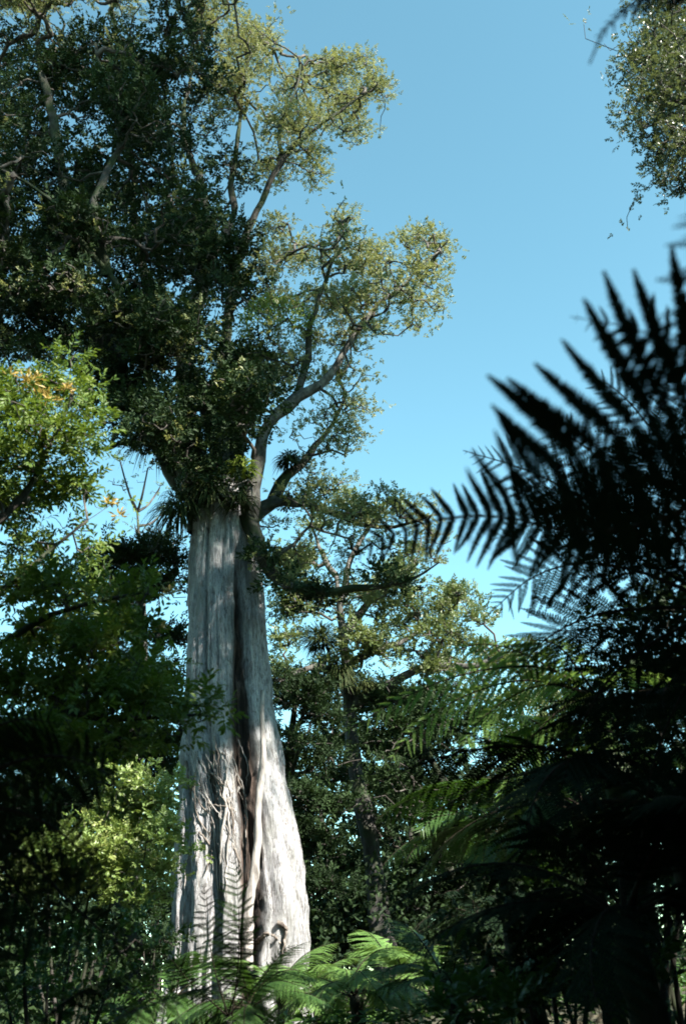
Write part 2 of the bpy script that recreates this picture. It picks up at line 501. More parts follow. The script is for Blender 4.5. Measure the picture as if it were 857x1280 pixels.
def make_tree(name, label, cat, base, trunk=None, trunk_r=None, limbs=(), clumps=(), per_m2=10, spray_r=.5, n_leaf=60, L=.09, W=.045,
              leaf='far_leaf', bark='far_bark', limb_bark=None, gaps=None, group=None, fine=False, r_tip=.012, flat=.72, rough=.3, hang=0, twig='twig', extra_seeds=None, rmax=.14, coarse=()):
    base = np.asarray(base, float)
    root = thing(name, label, cat, base, group)
    seeds = []
    if trunk is not None:
        n = max(14, int(len(trunk) * 6))
        P = smooth_path(trunk, n)
        r = np.interp(np.linspace(0, 1, n), np.linspace(0, 1, len(trunk_r)), trunk_r)
        mb = MB(); tube(mb, P, r, 18, rough)
        put('trunk', mb.mesh('trunk', M[bark], True, base), root)
        seeds.append(P[n // 3:])
    for pts, r0, r1 in limbs:
        P = limb_path(pts) if not isinstance(pts, np.ndarray) else smooth_path(pts, 16)
        t = np.linspace(0, 1, len(P))
        mb = MB(); tube(mb, P, r0 * (1 - t) ** 1.1 + r1 * (1 - (1 - t) ** 1.1), 10, .35)
        put('limb', mb.mesh('limb', M[limb_bark or bark], True, base), root)
        seeds.append(P[len(P) // 5:])
    if extra_seeds is not None: seeds.append(extra_seeds)
    S = sprays_of(clumps, per_m2, flat, gaps, .7)
    mb = MB(); branch_graph(mb, np.concatenate(seeds), S, r_tip, rmax=rmax)
    tag(put('twigs', mb.mesh('twigs', M[twig], True, base), root), kind='stuff')
    mb = MB(); cnt = foliage(mb, S, spray_r, n_leaf, L, W, fine, gaps=gaps, hang=hang)
    if len(coarse):                                                 # the part of the crown beyond the frame, with fewer and larger leaves
        cnt += foliage(mb, sprays_of(coarse, 9, flat), .55, 26, .2, .12)
    tag(put('crown', mb.mesh('crown', M[leaf], False, base), root), kind='stuff')
    print('TREE', name, 'sprays', len(S), 'leaves', cnt)
    return root

def px_clumps(lst):
    out = []
    for px, py, r, Y in lst:
        c = WY(px, py, Y); out.append((c, r / ppm(c)))
    return out

# ---------------- the giant
YT = 24.0
def giant():
    ys =   np.array([1300, 1225, 1182, 1137, 1054, 990, 900, 800, 690, 645, 610])
    lef =  np.array([196, 210, 214, 217, 221, 224, 229, 233, 237, 240, 244])
    rig =  np.array([408, 384, 387, 385, 373, 359, 343, 334, 324, 323, 318])
    cen = np.array([WY((a + b) / 2, y, YT) for a, b, y in zip(lef, rig, ys)])
    hw = np.array([np.linalg.norm(WY(b, y, YT) - WY(a, y, YT)) / 2 for a, b, y in zip(lef, rig, ys)])
    zz = cen[:, 2]
    base = np.array([cen[1, 0], YT, float(ground_z(cen[1, 0], YT))])
    root = thing('giant_tree', 'towering old tree with pale fluted trunk and dark spreading crown', 'tree', base)
    nz, nt_ = 330, 300
    z = np.linspace(zz[0], zz[-1], nz)
    cx = np.interp(z, zz, cen[:, 0]); r0 = np.interp(z, zz, hw)
    th = np.linspace(-np.pi, np.pi, nt_, endpoint=False)          # 0 faces the viewer, + to the right
    TH, Z = np.meshgrid(th, z); R0 = np.repeat(r0[:, None], nt_, 1)
    py = np.interp(Z, zz, ys)                                     # height as the photo row it is seen on
    def groove(t0, w, d):                                         # a groove whose place, width, depth change with height
        a = np.interp(py, *t0[:2]) if isinstance(t0, tuple) else t0
        ww = np.interp(py, *w[:2]) if isinstance(w, tuple) else w
        dd = np.interp(py, *d[:2]) if isinstance(d, tuple) else d
        wob = fbm(Z * .8, 3.1 + ww * 0, 0, 3) * .09
        x = (TH - a - wob) / ww
        return dd * np.exp(-np.abs(x) ** 2.6)
    K = lambda ys_, v: (np.array(ys_, float), np.array(v, float))
    hol = groove(K([690, 780, 900, 1000, 1100, 1200], [.52, .47, .42, .39, .31, .25]),
                 K([690, 800, 900, 1000, 1100, 1230], [.10, .17, .24, .25, .2, .13]), K([660, 740, 850, 1000, 1230], [.02, .16, .3, .4, .34]))
    hol2 = groove(K([690, 1250], [.58, .60]), .05, K([980, 1080, 1240], [0, .1, .22]))
    g = hol + hol2
    g = g + groove(K([640, 900, 1000, 1240], [-.42, -.40, -.28, -.22]), K([640, 1250], [.07, .08]), K([640, 900, 1000, 1230], [.1, .09, .16, .18]))
    g = g + groove(K([640, 1250], [.1, .0]), .06, K([640, 760, 900], [.11, .06, 0]))
    g = g + groove(K([640, 1250], [-.85, -.75]), .07, K([640, 1250], [.05, .08]))
    g = g + groove(K([640, 1250], [.9, .98]), .08, K([640, 900, 1250], [.07, .03, .01]))
    for a in (1.5, 2.1, 2.7, -1.4, -2.0, -2.6): g = g + groove(a, .12, .14)
    flute = .07 * fbm(np.cos(TH) * 3.0 + 9, np.sin(TH) * 3.0, Z * .22, 4) + .075 * fbm(np.cos(TH) * 8, np.sin(TH) * 8, Z * .4, 4)
    flute = flute - .045 * np.clip(1 - np.abs(fbm(np.cos(TH) * 6 + 4, np.sin(TH) * 6, Z * .3, 3)) * 7, 0, 1)
    fine = .034 * fbm(TH * 18 + fbm(Z * .6, TH * 3) * 1.5, Z * .6, 1, 4) + .016 * fbm(TH * 50, Z * 1.4, 8, 2)
    fine = fine + .055 * fbm(TH * 7, Z * 1.5, 20, 4) * np.clip(1 + fbm(TH * 2, Z * .4, 2, 2) * 2, 0, 2)
    crk = np.clip((py - 900) / -60, 0, 1) * np.exp(-((TH - .5) / .34) ** 4)
    fine = fine - crk * .09 * np.clip(.25 - np.abs(fbm(TH * 9 + 3, Z * .9, 31, 3)), 0, 1) / .25 + crk * .07 * fbm(TH * 8, Z * 1.2, 41, 3)
    # stringy plates and torn wood inside the hollow, lumps at the rim
    inner = np.clip(hol / .2, 0, 1)
    fine = fine + inner * (.22 * fbm(TH * 12, Z * 1.3, 4, 4))
    knot = np.zeros_like(Z)
    for kx, ky, kr, kd in ((.5, 795, .13, -.16), (.5, 850, .14, -.14), (.45, 872, .11, .10), (.47, 818, .12, .12), (.38, 770, .1, .07), (.34, 1172, .07, -.1), (.5, 1192, .09, -.07), (-.05, 720, .08, -.04)):
        kz = np.interp(ky, ys[::-1], zz[::-1])
        knot += kd * np.exp(-(((TH - kx) / kr) ** 2 + ((Z - kz) / (kr * 2.2 * r0.mean())) ** 2))
    swell = .05 * np.exp(-((TH - .75) / .3) ** 2) * np.clip((py - 900) / 250, 0, 1) + .05 * np.exp(-((TH + .02) / .2) ** 2)
    flare = np.clip((py - 1120) / 180, 0, 1) ** 2 * .10 * np.sin(TH * 5 + 1.2)
    RR = R0 * (1 - g + flute + fine + knot + swell + flare)
    X = cx[:, None] + RR * np.sin(TH); Y = YT - RR * np.cos(TH)
    V = np.stack([X, Y, Z], -1).reshape(-1, 3)
    i = np.arange(nz - 1)[:, None] * nt_; j = np.arange(nt_)[None]; k = (j + 1) % nt_
    Q = np.stack([i + j, i + k, i + nt_ + k, i + nt_ + j], -1).reshape(-1, 4)
    mb = MB(); mb.add(V, Q)
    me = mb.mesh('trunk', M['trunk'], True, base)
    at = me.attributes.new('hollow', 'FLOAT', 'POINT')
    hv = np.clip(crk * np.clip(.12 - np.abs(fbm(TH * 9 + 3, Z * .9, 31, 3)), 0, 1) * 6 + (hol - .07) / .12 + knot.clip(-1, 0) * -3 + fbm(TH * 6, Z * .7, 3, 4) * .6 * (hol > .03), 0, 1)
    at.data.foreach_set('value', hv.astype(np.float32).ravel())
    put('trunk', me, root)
    def on_trunk(px, pyy, out=.03):                               # a point on the bark seen at that pixel
        zc = np.interp(pyy, ys[::-1], zz[::-1])
        for _ in range(3):
            iz = int(np.clip(np.searchsorted(z, zc), 0, nz - 1))
            c = np.interp(zc, zz, cen[:, 0])
            P = np.stack([X[iz], Y[iz], Z[iz]], 1)[nt_ // 4: 3 * nt_ // 4]
            sx, sy, _ = proj(P)
            b = np.argmin(abs(sx - px))
            zc += (sy[b] - pyy) / ppm(P[b]) / .93
        p = P[b].copy(); p[1] -= out
        return p
    # thick pale aerial root down the hollow
    mb = MB()
    rp = np.array([on_trunk(x, y, .10) for x, y in ((331, 870), (331, 910), (330, 950), (327, 1000), (324, 1050), (320, 1090), (316, 1120), (313, 1150), (313, 1180), (314, 1215))])
    rp[:, 1] = np.minimum(rp[:, 1], np.interp(rp[:, 2], [0, 10], [YT - 1.52, YT - 1.0])) 
    tube(mb, smooth_path(rp, 50), np.linspace(.05, .11, 50) * (1 + .25 * fbm(np.linspace(0, 9, 50), 2.0, 0, 3)), 10, .5)
    put('aerial_root', mb.mesh('aerial_root', M['root'], True, base), root)
    # tangled thin roots clinging to the left lobes
    rr = np.random.RandomState(21)
    tang = [((236, 948), (262, 975), (284, 1000), (299, 1030), (303, 1060)), ((244, 940), (256, 990), (275, 1022), (292, 1050)), ((258, 930), (262, 985), (270, 1040), (272, 1110), (271, 1170)),
            ((232, 955), (242, 985), (262, 1004), (280, 1006), (296, 1014)), ((300, 985), (285, 1015), (277, 1060), (276, 1120)), ((288, 940), (280, 990), (290, 1030), (284, 1080), (287, 1130)),
            ((262, 962), (280, 980), (300, 990), (305, 1000)), ((228, 1000), (238, 1040), (234, 1100), (233, 1160)), ((250, 1040), (262, 1062), (258, 1090)), ((276, 1030), (295, 1062), (304, 1090)),
            ((240, 960), (250, 1002), (272, 1022), (300, 1048)), ((270, 920), (276, 975), (268, 1010), (260, 1045)), ((320, 1178), (332, 1168), (345, 1172), (357, 1190)), ((345, 1152), (356, 1158), (357, 1180), (352, 1200))]
    for q in range(26):                                             # finer ones running down and to the right
        x0, y0 = rr.uniform(232, 296), rr.uniform(925, 975)
        ln = rr.uniform(50, 170); dr = rr.uniform(-.05, .55)
        tang.append(tuple((min(x0 + dr * ln * f + rr.normal() * 4, 306), y0 + ln * f) for f in (0, .3, .6, 1)))
    for kk, t in enumerate(tang):
        P = np.array([on_trunk(x + rr.normal() * 1.5, y, .045) for x, y in t])
        P = smooth_path(P, 26); P[1:-1] += rr.normal(size=(24, 3)) * .012
        mb = MB(); tube(mb, P, np.linspace(.03, .010, 26) * (1.5 if kk in (12, 13) else rr.uniform(.6, 1.5) if kk < 12 else rr.uniform(.3, .8)), 6, .5)
        put('clinging_root', mb.mesh('clinging_root', M['root_dark' if kk in (8, 9, 10, 11, 12, 13) or kk % 3 == 0 else 'root'], True, base), root)
    limbs = [
        ([(262, 665, 24), (238, 600, 24), (212, 560, 23.8), (175, 515, 23.5), (140, 460, 23), (110, 390, 23), (95, 310, 23), (80, 220, 22.5), (60, 120, 22), (40, 0, 22)], .8, .06, 'giant_bark'),
        ([(268, 660, 24.2), (242, 560, 25), (225, 470, 25.5), (240, 400, 25.5), (262, 330, 25.5), (255, 250, 25), (232, 160, 25), (245, 40, 25)], .62, .05, 'giant_bark'),
        ([(285, 660, 24.2), (272, 560, 24.8), (250, 480, 26), (212, 420, 27), (180, 330, 27.5), (165, 230, 27.5), (150, 100, 27.5), (140, -20, 27.5)], .6, .05, 'giant_bark'),
        ([(308, 665, 23.7), (318, 605, 23.3), (327, 550, 23.1), (345, 522, 23), (375, 496, 22.8), (410, 465, 22.8), (440, 425, 22.8), (470, 384, 22.8), (505, 350, 23), (545, 312, 23)], .38, .03, 'pale_limb'),
        ([(372, 498, 22.8), (385, 445, 22.7), (384, 405, 22.6), (408, 355, 22.6), (426, 300, 22.6), (440, 270, 22.6)], .17, .04, 'giant_bark'),
        ([(300, 650, 24.3), (290, 520, 25), (285, 430, 25.5), (296, 340, 25.5), (322, 260, 25.3), (352, 205, 25), (388, 165, 25), (425, 140, 25), (470, 112, 25)], .48, .05, 'giant_bark'),
        ([(350, 207, 25), (356, 150, 24.8), (372, 110, 24.8), (376, 80, 24.8)], .13, .04, 'giant_bark'),
        ([(300, 665, 24), (336, 632, 24), (352, 605, 24.2), (392, 562, 24.5), (422, 522, 24.6), (431, 492, 24.6), (424, 472, 24.6)], .32, .07, 'giant_bark'),
        ([(300, 632, 23.8), (318, 655, 23.3), (328, 687, 23), (340, 718, 22.8), (382, 740, 22.5), (450, 738, 22.3), (515, 722, 22), (552, 700, 22)], .42, .03, 'giant_bark'),
        ([(292, 655, 24), (345, 626, 24), (385, 630, 24), (430, 650, 24), (480, 662, 23.8), (540, 648, 23.6)], .3, .03, 'giant_bark'),
        ([(340, 700, 23), (372, 672, 23), (386, 655, 23), (410, 662, 23), (440, 670, 23)], .1, .04, 'pale_limb'),
        ([(232, 600, 23.8), (200, 562, 23.2), (165, 548, 22.7), (130, 556, 22.2)], .3, .08, 'giant_bark'),
        ([(245, 620, 23.5), (190, 480, 22), (135, 345, 21), (70, 255, 20), (0, 210, 19.5)], .3, .05, 'giant_bark'),
        ([(212, 420, 27), (200, 300, 28), (215, 200, 28.5), (205, 90, 28.5)], .2, .06, 'giant_bark'),
        ([(262, 330, 25.5), (290, 250, 25.5), (300, 160, 25.5), (310, 80, 25.5), (328, 50, 25.5)], .22, .05, 'giant_bark'),
        ([(135, 345, 21), (120, 250, 20.5), (150, 150, 20.5), (120, 60, 20.5)], .22, .05, 'giant_bark'),
    ]
    seeds = []
    for pts, a, b, bm in limbs:
        P = limb_path(pts); t = np.linspace(0, 1, len(P))
        mb = MB(); tube(mb, P, (b + (a - b) * (1 - t) ** 1.3) * .60, 14, .6)
        put('limb', mb.mesh('limb', M[bm], True, base), root)
        seeds.append(P[len(P) // 6:])
    right = [(300, 60, 36), (325, 50, 28), (290, 110, 34), (328, 92, 20),
             (360, 110, 26), (398, 92, 30), (440, 85, 30), (468, 112, 27), (430, 135, 34), (390, 150, 34), (352, 160, 32), (442, 165, 20), (380, 198, 28), (394, 225, 15), (340, 215, 30),
             (345, 288, 22), (340, 330, 28), (380, 320, 30), (432, 280, 22), (430, 320, 36), (470, 330, 33), (522, 300, 26), (553, 312, 19), (530, 345, 30), (500, 370, 28), (450, 380, 38), (400, 380, 36), (350, 385, 28), (537, 383, 18), (520, 403, 12), (440, 420, 26), (400, 430, 26),
             (450, 468, 20), (430, 515, 26), (455, 510, 20), (410, 560, 26), (438, 560, 18), (380, 590, 22), (468, 415, 15), (360, 470, 24), (385, 455, 22), (410, 480, 24), (400, 520, 24), (375, 545, 18), (430, 470, 22), (345, 460, 22), (420, 540, 22), (445, 545, 18), (365, 620, 20), (395, 610, 20), (350, 430, 24), (420, 610, 18), (345, 665, 16), (365, 725, 16), (480, 740, 16),
             (400, 640, 26), (440, 640, 26), (480, 625, 26), (510, 640, 24), (530, 660, 20), (480, 685, 22), (430, 695, 22), (380, 685, 20), (520, 690, 20), (500, 722, 20), (440, 730, 20), (545, 700, 18), (470, 742, 18), (410, 725, 18), (370, 705, 16), (555, 670, 16), (460, 655, 26), (420, 665, 24)]
    cl = []
    for x, y, r in right:
        Yc = (25.2 if y < 240 else 22.9 if y < 470 else 24 if y < 610 else 23) + RS.uniform(-1.2, 1.2)
        cl.append((x, y, r, Yc))
        if y < 430: cl.append((x + RS.uniform(-6, 6), y, r * .9, Yc + RS.uniform(1.2, 2.6)))
    poly = np.array([(-70, -120), (262, -120), (290, 0), (300, 110), (300, 250), (316, 330), (330, 420), (335, 520), (300, 600), (235, 585), (190, 540), (130, 530), (85, 455), (-70, 420)])
    tries = 0; made = 0
    while made < 150 and tries < 4000:
        tries += 1
        x, y = RS.uniform(-70, 335), RS.uniform(-120, 600)
        r = RS.uniform(26, 44)
        if not in_poly(x, y, poly): continue
        if any((x - gx) ** 2 + (y - gy) ** 2 < (gr + r * .25) ** 2 for gx, gy, gr in GAPS): continue
        cl.append((x, y, r, RS.choice([RS.uniform(19.5, 23), RS.uniform(23, 28.5)]))); made += 1
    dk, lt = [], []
    for c in cl: (dk if (c[0] < 322 and 15 < c[1] < 640 and not (c[0] > 262 and c[1] < 130)) else lt).append(c)  # left crown gets darker leaves, so its shade is put into the colour
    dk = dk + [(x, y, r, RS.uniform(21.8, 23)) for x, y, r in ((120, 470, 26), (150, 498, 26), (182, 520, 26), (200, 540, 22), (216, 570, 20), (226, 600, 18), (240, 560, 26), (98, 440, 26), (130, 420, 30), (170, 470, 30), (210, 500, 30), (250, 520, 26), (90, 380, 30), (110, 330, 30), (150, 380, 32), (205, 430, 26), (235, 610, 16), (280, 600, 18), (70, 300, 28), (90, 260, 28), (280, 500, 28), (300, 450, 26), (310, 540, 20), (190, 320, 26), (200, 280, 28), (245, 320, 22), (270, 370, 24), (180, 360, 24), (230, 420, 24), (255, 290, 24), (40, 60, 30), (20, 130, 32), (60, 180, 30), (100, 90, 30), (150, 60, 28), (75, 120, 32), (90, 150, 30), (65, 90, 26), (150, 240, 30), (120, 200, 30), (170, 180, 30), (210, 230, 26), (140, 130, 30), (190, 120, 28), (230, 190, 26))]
    dk = dk + [(x, y, 11, Y) for x, y, Y in ((330, 695, 22.9), (345, 722, 22.8), (395, 748, 22.5), (492, 732, 22.1), (385, 622, 24), (440, 640, 24))]
    dk = dk + [(x + RS.uniform(-14, 14), y + RS.uniform(-14, 14), r, Y + RS.uniform(-1, 1)) for x, y, r, Y in dk if y > 220]
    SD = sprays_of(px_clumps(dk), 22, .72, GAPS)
    SL = sprays_of(px_clumps(lt), 34, .72, GAPS, .25)
    S = np.concatenate([SD, SL])
    mb = MB(); branch_graph(mb, np.concatenate(seeds), S, .012, rmax=.12, seg=4)
    tag(put('twigs', mb.mesh('twigs', M['twig'], True, base), root), kind='stuff')
    mb = MB(); cnt = foliage(mb, SL, .46, 74, .09, .048, gaps=GAPS)
    k = RS.rand(len(SD)) < .10  # a few light sprays stand for sun highlights among the dark leaves
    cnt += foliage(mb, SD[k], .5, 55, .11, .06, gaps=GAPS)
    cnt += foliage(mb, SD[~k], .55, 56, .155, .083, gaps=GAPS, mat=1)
    tag(put('crown', mb.mesh('crown', [M['giant_leaf'], M['dark_shade_leaf']], False, base), root), kind='stuff')
    print('GIANT sprays', len(S), 'leaves', cnt)
    return on_trunk

def in_poly(x, y, poly):
    c = False; n = len(poly)
    for i in range(n):
        (x1, y1), (x2, y2) = poly[i], poly[i - 1]
        if (y1 > y) != (y2 > y) and x < (x2 - x1) * (y - y1) / (y2 - y1) + x1: c = not c
    return c

GAPS = [(75, 232, 11), (213, 362, 10), (243, 372, 9), (200, 470, 8), (14, 345, 11), (222, 318, 6), (215, 150, 8), (325, 262, 9), (70, 20, 8), (262, 395, 9), (120, 18, 6), (345, 100, 8), (325, 115, 9),
        (160, 600, 42), (190, 610, 34), (150, 640, 30), (385, 545, 10), (372, 565, 8), (240, 232, 6), (60, 345, 7), (30, 300, 6), (250, 520, 6)]
on_trunk = giant()

# ---------------- plants perched on the giant
def perching(label, c, n, L, W, leaf, droop=.6, spread=.25, group='plants perched on the giant tree'):
    """a tuft of strap leaves, each a bent blade"""
    c = np.asarray(c, float)
    d = rand_dirs(n, -.25); d[:, 2] += .25; d = unit(d)
    st = c + d * spread * RS.uniform(.1, 1, (n, 1))
    ln = L * RS.uniform(.6, 1.2, n)[:, None]
    side = unit(np.cross(d, np.array([.05, .02, 1.0])))
    mb = MB(); ks = 5
    t = np.linspace(0, 1, ks)[None, :, None]
    ctr = st[:, None] + d[:, None] * ln[:, None] * t - np.array([0, 0, 1.0]) * (droop * ln[:, None] * t ** 2)
    w = W * np.array([.5, 1, .9, .6, .08])[None, :, None]
    A = ctr - side[:, None] * w * .5; B = ctr + side[:, None] * w * .5
    V = np.stack([A, B], 2).reshape(-1, 3)
    i = np.arange(n)[:, None] * (2 * ks) + np.arange(ks - 1)[None] * 2
    Q = np.stack([i, i + 1, i + 3, i + 2], -1).reshape(-1, 4)
    mb.add(V, Q, qa=np.repeat(RS.rand(n), ks - 1))
    o = put('perching_plant', mb.mesh('perching_plant', M[leaf], False, c))
    o.location = c
    return tag(o, label, 'epiphyte', group)

def cushion(label, c, R, n, L, W, leaf):
    c = np.asarray(c, float)
    d = rand_dirs(n, -.5)
    p = c + d * R * np.array([1, 1, .8]) * RS.uniform(.75, 1.05, (n, 1))
    mb = MB()
    leaves(mb, p, d + RS.normal(size=(n, 3)) * .6, unit(d + RS.normal(size=(n, 3)) * .5), L * RS.uniform(.7, 1.2, n), W)
    o = put('perching_plant', mb.mesh('perching_plant', M[leaf], False, c)); o.location = c
    return tag(o, label, 'epiphyte', 'plants perched on the giant tree')

perching('shaggy dark tuft hanging over the left shoulder of the pale trunk', WY(226, 640, 23.2), 360, .75, .035, 'strap_leaf', 1.2, .5)
perching('dark strap leaved tuft in front of the top of the pale trunk', WY(262, 624, 22.9), 320, .6, .035, 'strap_leaf', 1.1, .5)
perching('small dark tuft between the trunk top and the right limb', WY(300, 630, 22.9), 200, .45, .035, 'strap_leaf', 1.1, .35)
perching('sunlit green tuft at the foot of the pale right limb', WY(303, 588, 22.7), 200, .35, .04, 'moss_leaf', .9, .35)
perching('dark tuft spilling from the left limb above the arch of sky', WY(196, 545, 23.0), 300, .7, .035, 'strap_leaf', 1.2, .5)
perching('dark tuft on the limb right of the lit fork', WY(362, 578, 23.8), 420, .3, .03, 'strap_leaf', 1.0, .3)
perching('strap leaved tuft under the crook of the drooping limb', WY(340, 700, 22.8), 160, .35, .035, 'strap_leaf', 1.1, .35)
cushion('bright green leafy cushion high on the dark upright limb', WY(346, 412, 22.6), 1.05, 2600, .1, .05, 'moss_leaf')
cushion('round dark leafy clump in the middle fork of the limbs', WY(265, 560, 23.2), .9, 1800, .11, .055, 'dark_shade_leaf')

# ---------------- the second tree, right of the giant
def gz(x, y): return float(ground_z(x, y))
mid = lambda pts: np.array([WY(*p) for p in pts])
t2 = mid([(492, 1250, 31), (478, 1180, 31), (468, 1090, 31), (452, 1000, 31), (440, 940, 31), (434, 850, 31), (427, 780, 31), (420, 720, 31)])
make_tree('forest_tree', 'slender grey trunked tree with tufts of perched plants right of the giant', 'tree', (t2[0][0], 31, gz(t2[0][0], 31)),
    trunk=t2, trunk_r=[.36, .31, .28, .25, .21, .17, .12, .06],
    limbs=[([(440, 880, 31), (470, 862, 30.6), (505, 842, 30.2), (545, 830, 30), (590, 828, 29.8), (625, 818, 29.6)], .17, .05),
           ([(436, 850, 31), (405, 832, 30.6), (375, 838, 30.2), (345, 852, 30)], .17, .05),
           ([(428, 800, 31), (455, 760, 31.3), (490, 730, 31.6), (520, 700, 32)], .17, .05),
           ([(432, 830, 31), (470, 810, 31.3), (520, 790, 31.6), (560, 765, 32)], .14, .05),
           ([(420, 720, 31), (400, 690, 31.4), (385, 650, 31.8)], .12, .04),
           ([(424, 750, 31), (440, 700, 31.4), (462, 660, 31.8), (480, 630, 32)], .13, .04)],
    clumps=px_clumps([(x, y, r, 31 + RS.uniform(-2, 2)) for x, y, r in
        [(360, 760, 22), (390, 740, 22), (420, 760, 20), (450, 745, 24), (480, 760, 22), (520, 745, 24), (545, 760, 24), (575, 750, 24), (590, 775, 20), (505, 780, 24), (540, 795, 26), (575, 800, 24), (470, 800, 22),
         (500, 815, 20), (555, 825, 20), (600, 815, 18), (620, 830, 18), (360, 800, 20), (350, 835, 18), (400, 655, 20), (450, 650, 22), (490, 640, 22), (430, 620, 18), (350, 730, 18), (600, 760, 12), (640, 825, 16), (665, 815, 14)] + [(RS.uniform(345, 600), RS.uniform(690, 850), RS.uniform(14, 22)) for _ in range(34)]]),
    per_m2=52, spray_r=.45, n_leaf=50, L=.13, W=.07, leaf='far_leaf', limb_bark='pale_limb', gaps=[(400, 800, 22), (548, 715, 14), (460, 780, 8), (405, 765, 8), (500, 850, 12), (470, 835, 10)])
perching('big dark shaggy tuft on the left side of the slender grey trunk', WY(402, 805, 30.6), 900, .5, .03, 'strap_leaf', .7, .6, 'plants perched on the slender tree')
perching('dark grassy tuft in front of the slender grey trunk below the big one', WY(425, 850, 30.4), 700, .5, .03, 'strap_leaf', 1.2, .5, 'plants perched on the slender tree')
perching('dark tuft in the fork right of the slender grey trunk', WY(455, 860, 30.6), 600, .4, .03, 'strap_leaf', .8, .45, 'plants perched on the slender tree')

# ---------------- other trees
def simple_tree(label, bx, by, top_px, lst, Yj=1.5, group=None, name='forest_tree', **kw):
    base = np.array([bx, by, gz(bx, by)])
    tp = WY(*top_px)
    trunk = np.array([base - [0, 0, .3], base * .65 + tp * .35 + RS.normal(size=3) * .25, base * .3 + tp * .7 + RS.normal(size=3) * .25, tp])
    cl = px_clumps([(x, y, r, top_px[2] + RS.uniform(-Yj, Yj)) for x, y, r in lst])
    # limbs from the trunk to the larger clumps
    limbs = []
    big = sorted(cl, key=lambda c: -c[1])[:7]
    tr = smooth_path(trunk, 30)
    for c, R in big:
        h = np.clip(c[2] - .35 * np.hypot(*(c[:2] - tp[:2])) - .3, base[2] + 1, tp[2])
        s = tr[np.argmin(abs(tr[:, 2] - h))]
        m = (s + c) / 2 + np.array([0, 0, -.1 * np.linalg.norm(c - s)])
        limbs.append((np.array([s, m, c]), kw.get('trunk_w', .2) * .45, .025))
    w = kw.pop('trunk_w', .2)
    return make_tree(name, label, 'tree', base, trunk=trunk, trunk_r=[w * 1.25, w, w * .75, w * .3], limbs=limbs, clumps=cl, group=group, **kw)

G = 'trees of the forest behind the giant'
# far bare branched tree seen through the arch
simple_tree('thin branched sparse tree seen in the arch of sky left of the trunk', -7.5, 34, (172, 640, 34),
    [(190, 665, 22), (205, 640, 18), (150, 575, 14), (185, 585, 16), (160, 610, 12), (200, 610, 14), (140, 600, 12), (170, 660, 12)], group=G, per_m2=34, n_leaf=5, spray_r=.4, L=.11, W=.055, leaf='far_leaf', trunk_w=.12, r_tip=.009)
# dark tree left of the trunk
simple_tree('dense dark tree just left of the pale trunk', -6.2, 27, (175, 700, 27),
    [(150, 700, 34), (190, 690, 32), (215, 700, 22), (170, 735, 34), (205, 740, 28), (215, 800, 26), (205, 850, 26), (190, 890, 30), (160, 780, 26), (150, 850, 40), (120, 720, 26), (110, 800, 40), (200, 890, 26), (215, 930, 24), (185, 940, 30), (205, 970, 24), (150, 930, 40), (120, 960, 40), (90, 900, 40), (60, 950, 50), (30, 1000, 50), (80, 1010, 46), (130, 1010, 40), (60, 1060, 50), (20, 1050, 50), (10, 940, 50)], Yj=2, group=G, per_m2=80, n_leaf=60, L=.15, W=.07, leaf='dark_shade_leaf',
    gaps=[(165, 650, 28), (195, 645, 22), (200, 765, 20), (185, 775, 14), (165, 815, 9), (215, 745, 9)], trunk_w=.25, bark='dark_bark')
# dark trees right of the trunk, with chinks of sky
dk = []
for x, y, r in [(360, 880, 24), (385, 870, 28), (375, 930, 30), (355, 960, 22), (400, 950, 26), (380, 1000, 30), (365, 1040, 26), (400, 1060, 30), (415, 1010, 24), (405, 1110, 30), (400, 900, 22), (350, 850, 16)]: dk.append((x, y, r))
simple_tree('dense dark tree between the pale trunk and the slender grey trunk', -2.4, 29, (372, 850, 29), dk, Yj=1.5, group=G, per_m2=90, n_leaf=60, L=.14, W=.065, leaf='dark_shade_leaf', trunk_w=.2, bark='dark_bark',
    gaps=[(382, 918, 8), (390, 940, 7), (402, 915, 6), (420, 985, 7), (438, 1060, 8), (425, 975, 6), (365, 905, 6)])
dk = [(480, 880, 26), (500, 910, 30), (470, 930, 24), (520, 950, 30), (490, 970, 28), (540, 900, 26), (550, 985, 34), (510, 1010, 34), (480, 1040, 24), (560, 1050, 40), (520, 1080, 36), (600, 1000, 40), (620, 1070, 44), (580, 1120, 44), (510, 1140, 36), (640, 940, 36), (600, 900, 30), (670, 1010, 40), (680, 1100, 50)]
simple_tree('dark bushy tree right of the slender grey trunk', 4.0, 31, (530, 930, 31), dk, Yj=2, group=G, per_m2=60, n_leaf=60, L=.16, W=.065, leaf='dark_shade_leaf', trunk_w=.22, bark='dark_bark',
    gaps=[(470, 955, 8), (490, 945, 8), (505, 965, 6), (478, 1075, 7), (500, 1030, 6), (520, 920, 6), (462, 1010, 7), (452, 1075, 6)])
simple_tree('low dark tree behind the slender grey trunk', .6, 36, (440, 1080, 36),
    [(430, 1090, 30), (460, 1120, 30), (420, 1150, 34), (450, 1180, 36), (490, 1190, 36), (400, 1180, 30), (370, 1150, 26), (530, 1190, 36)], Yj=1.5, group=G, per_m2=60, n_leaf=60, L=.18, W=.08, leaf='dark_shade_leaf', trunk_w=.18, bark='dark_bark')
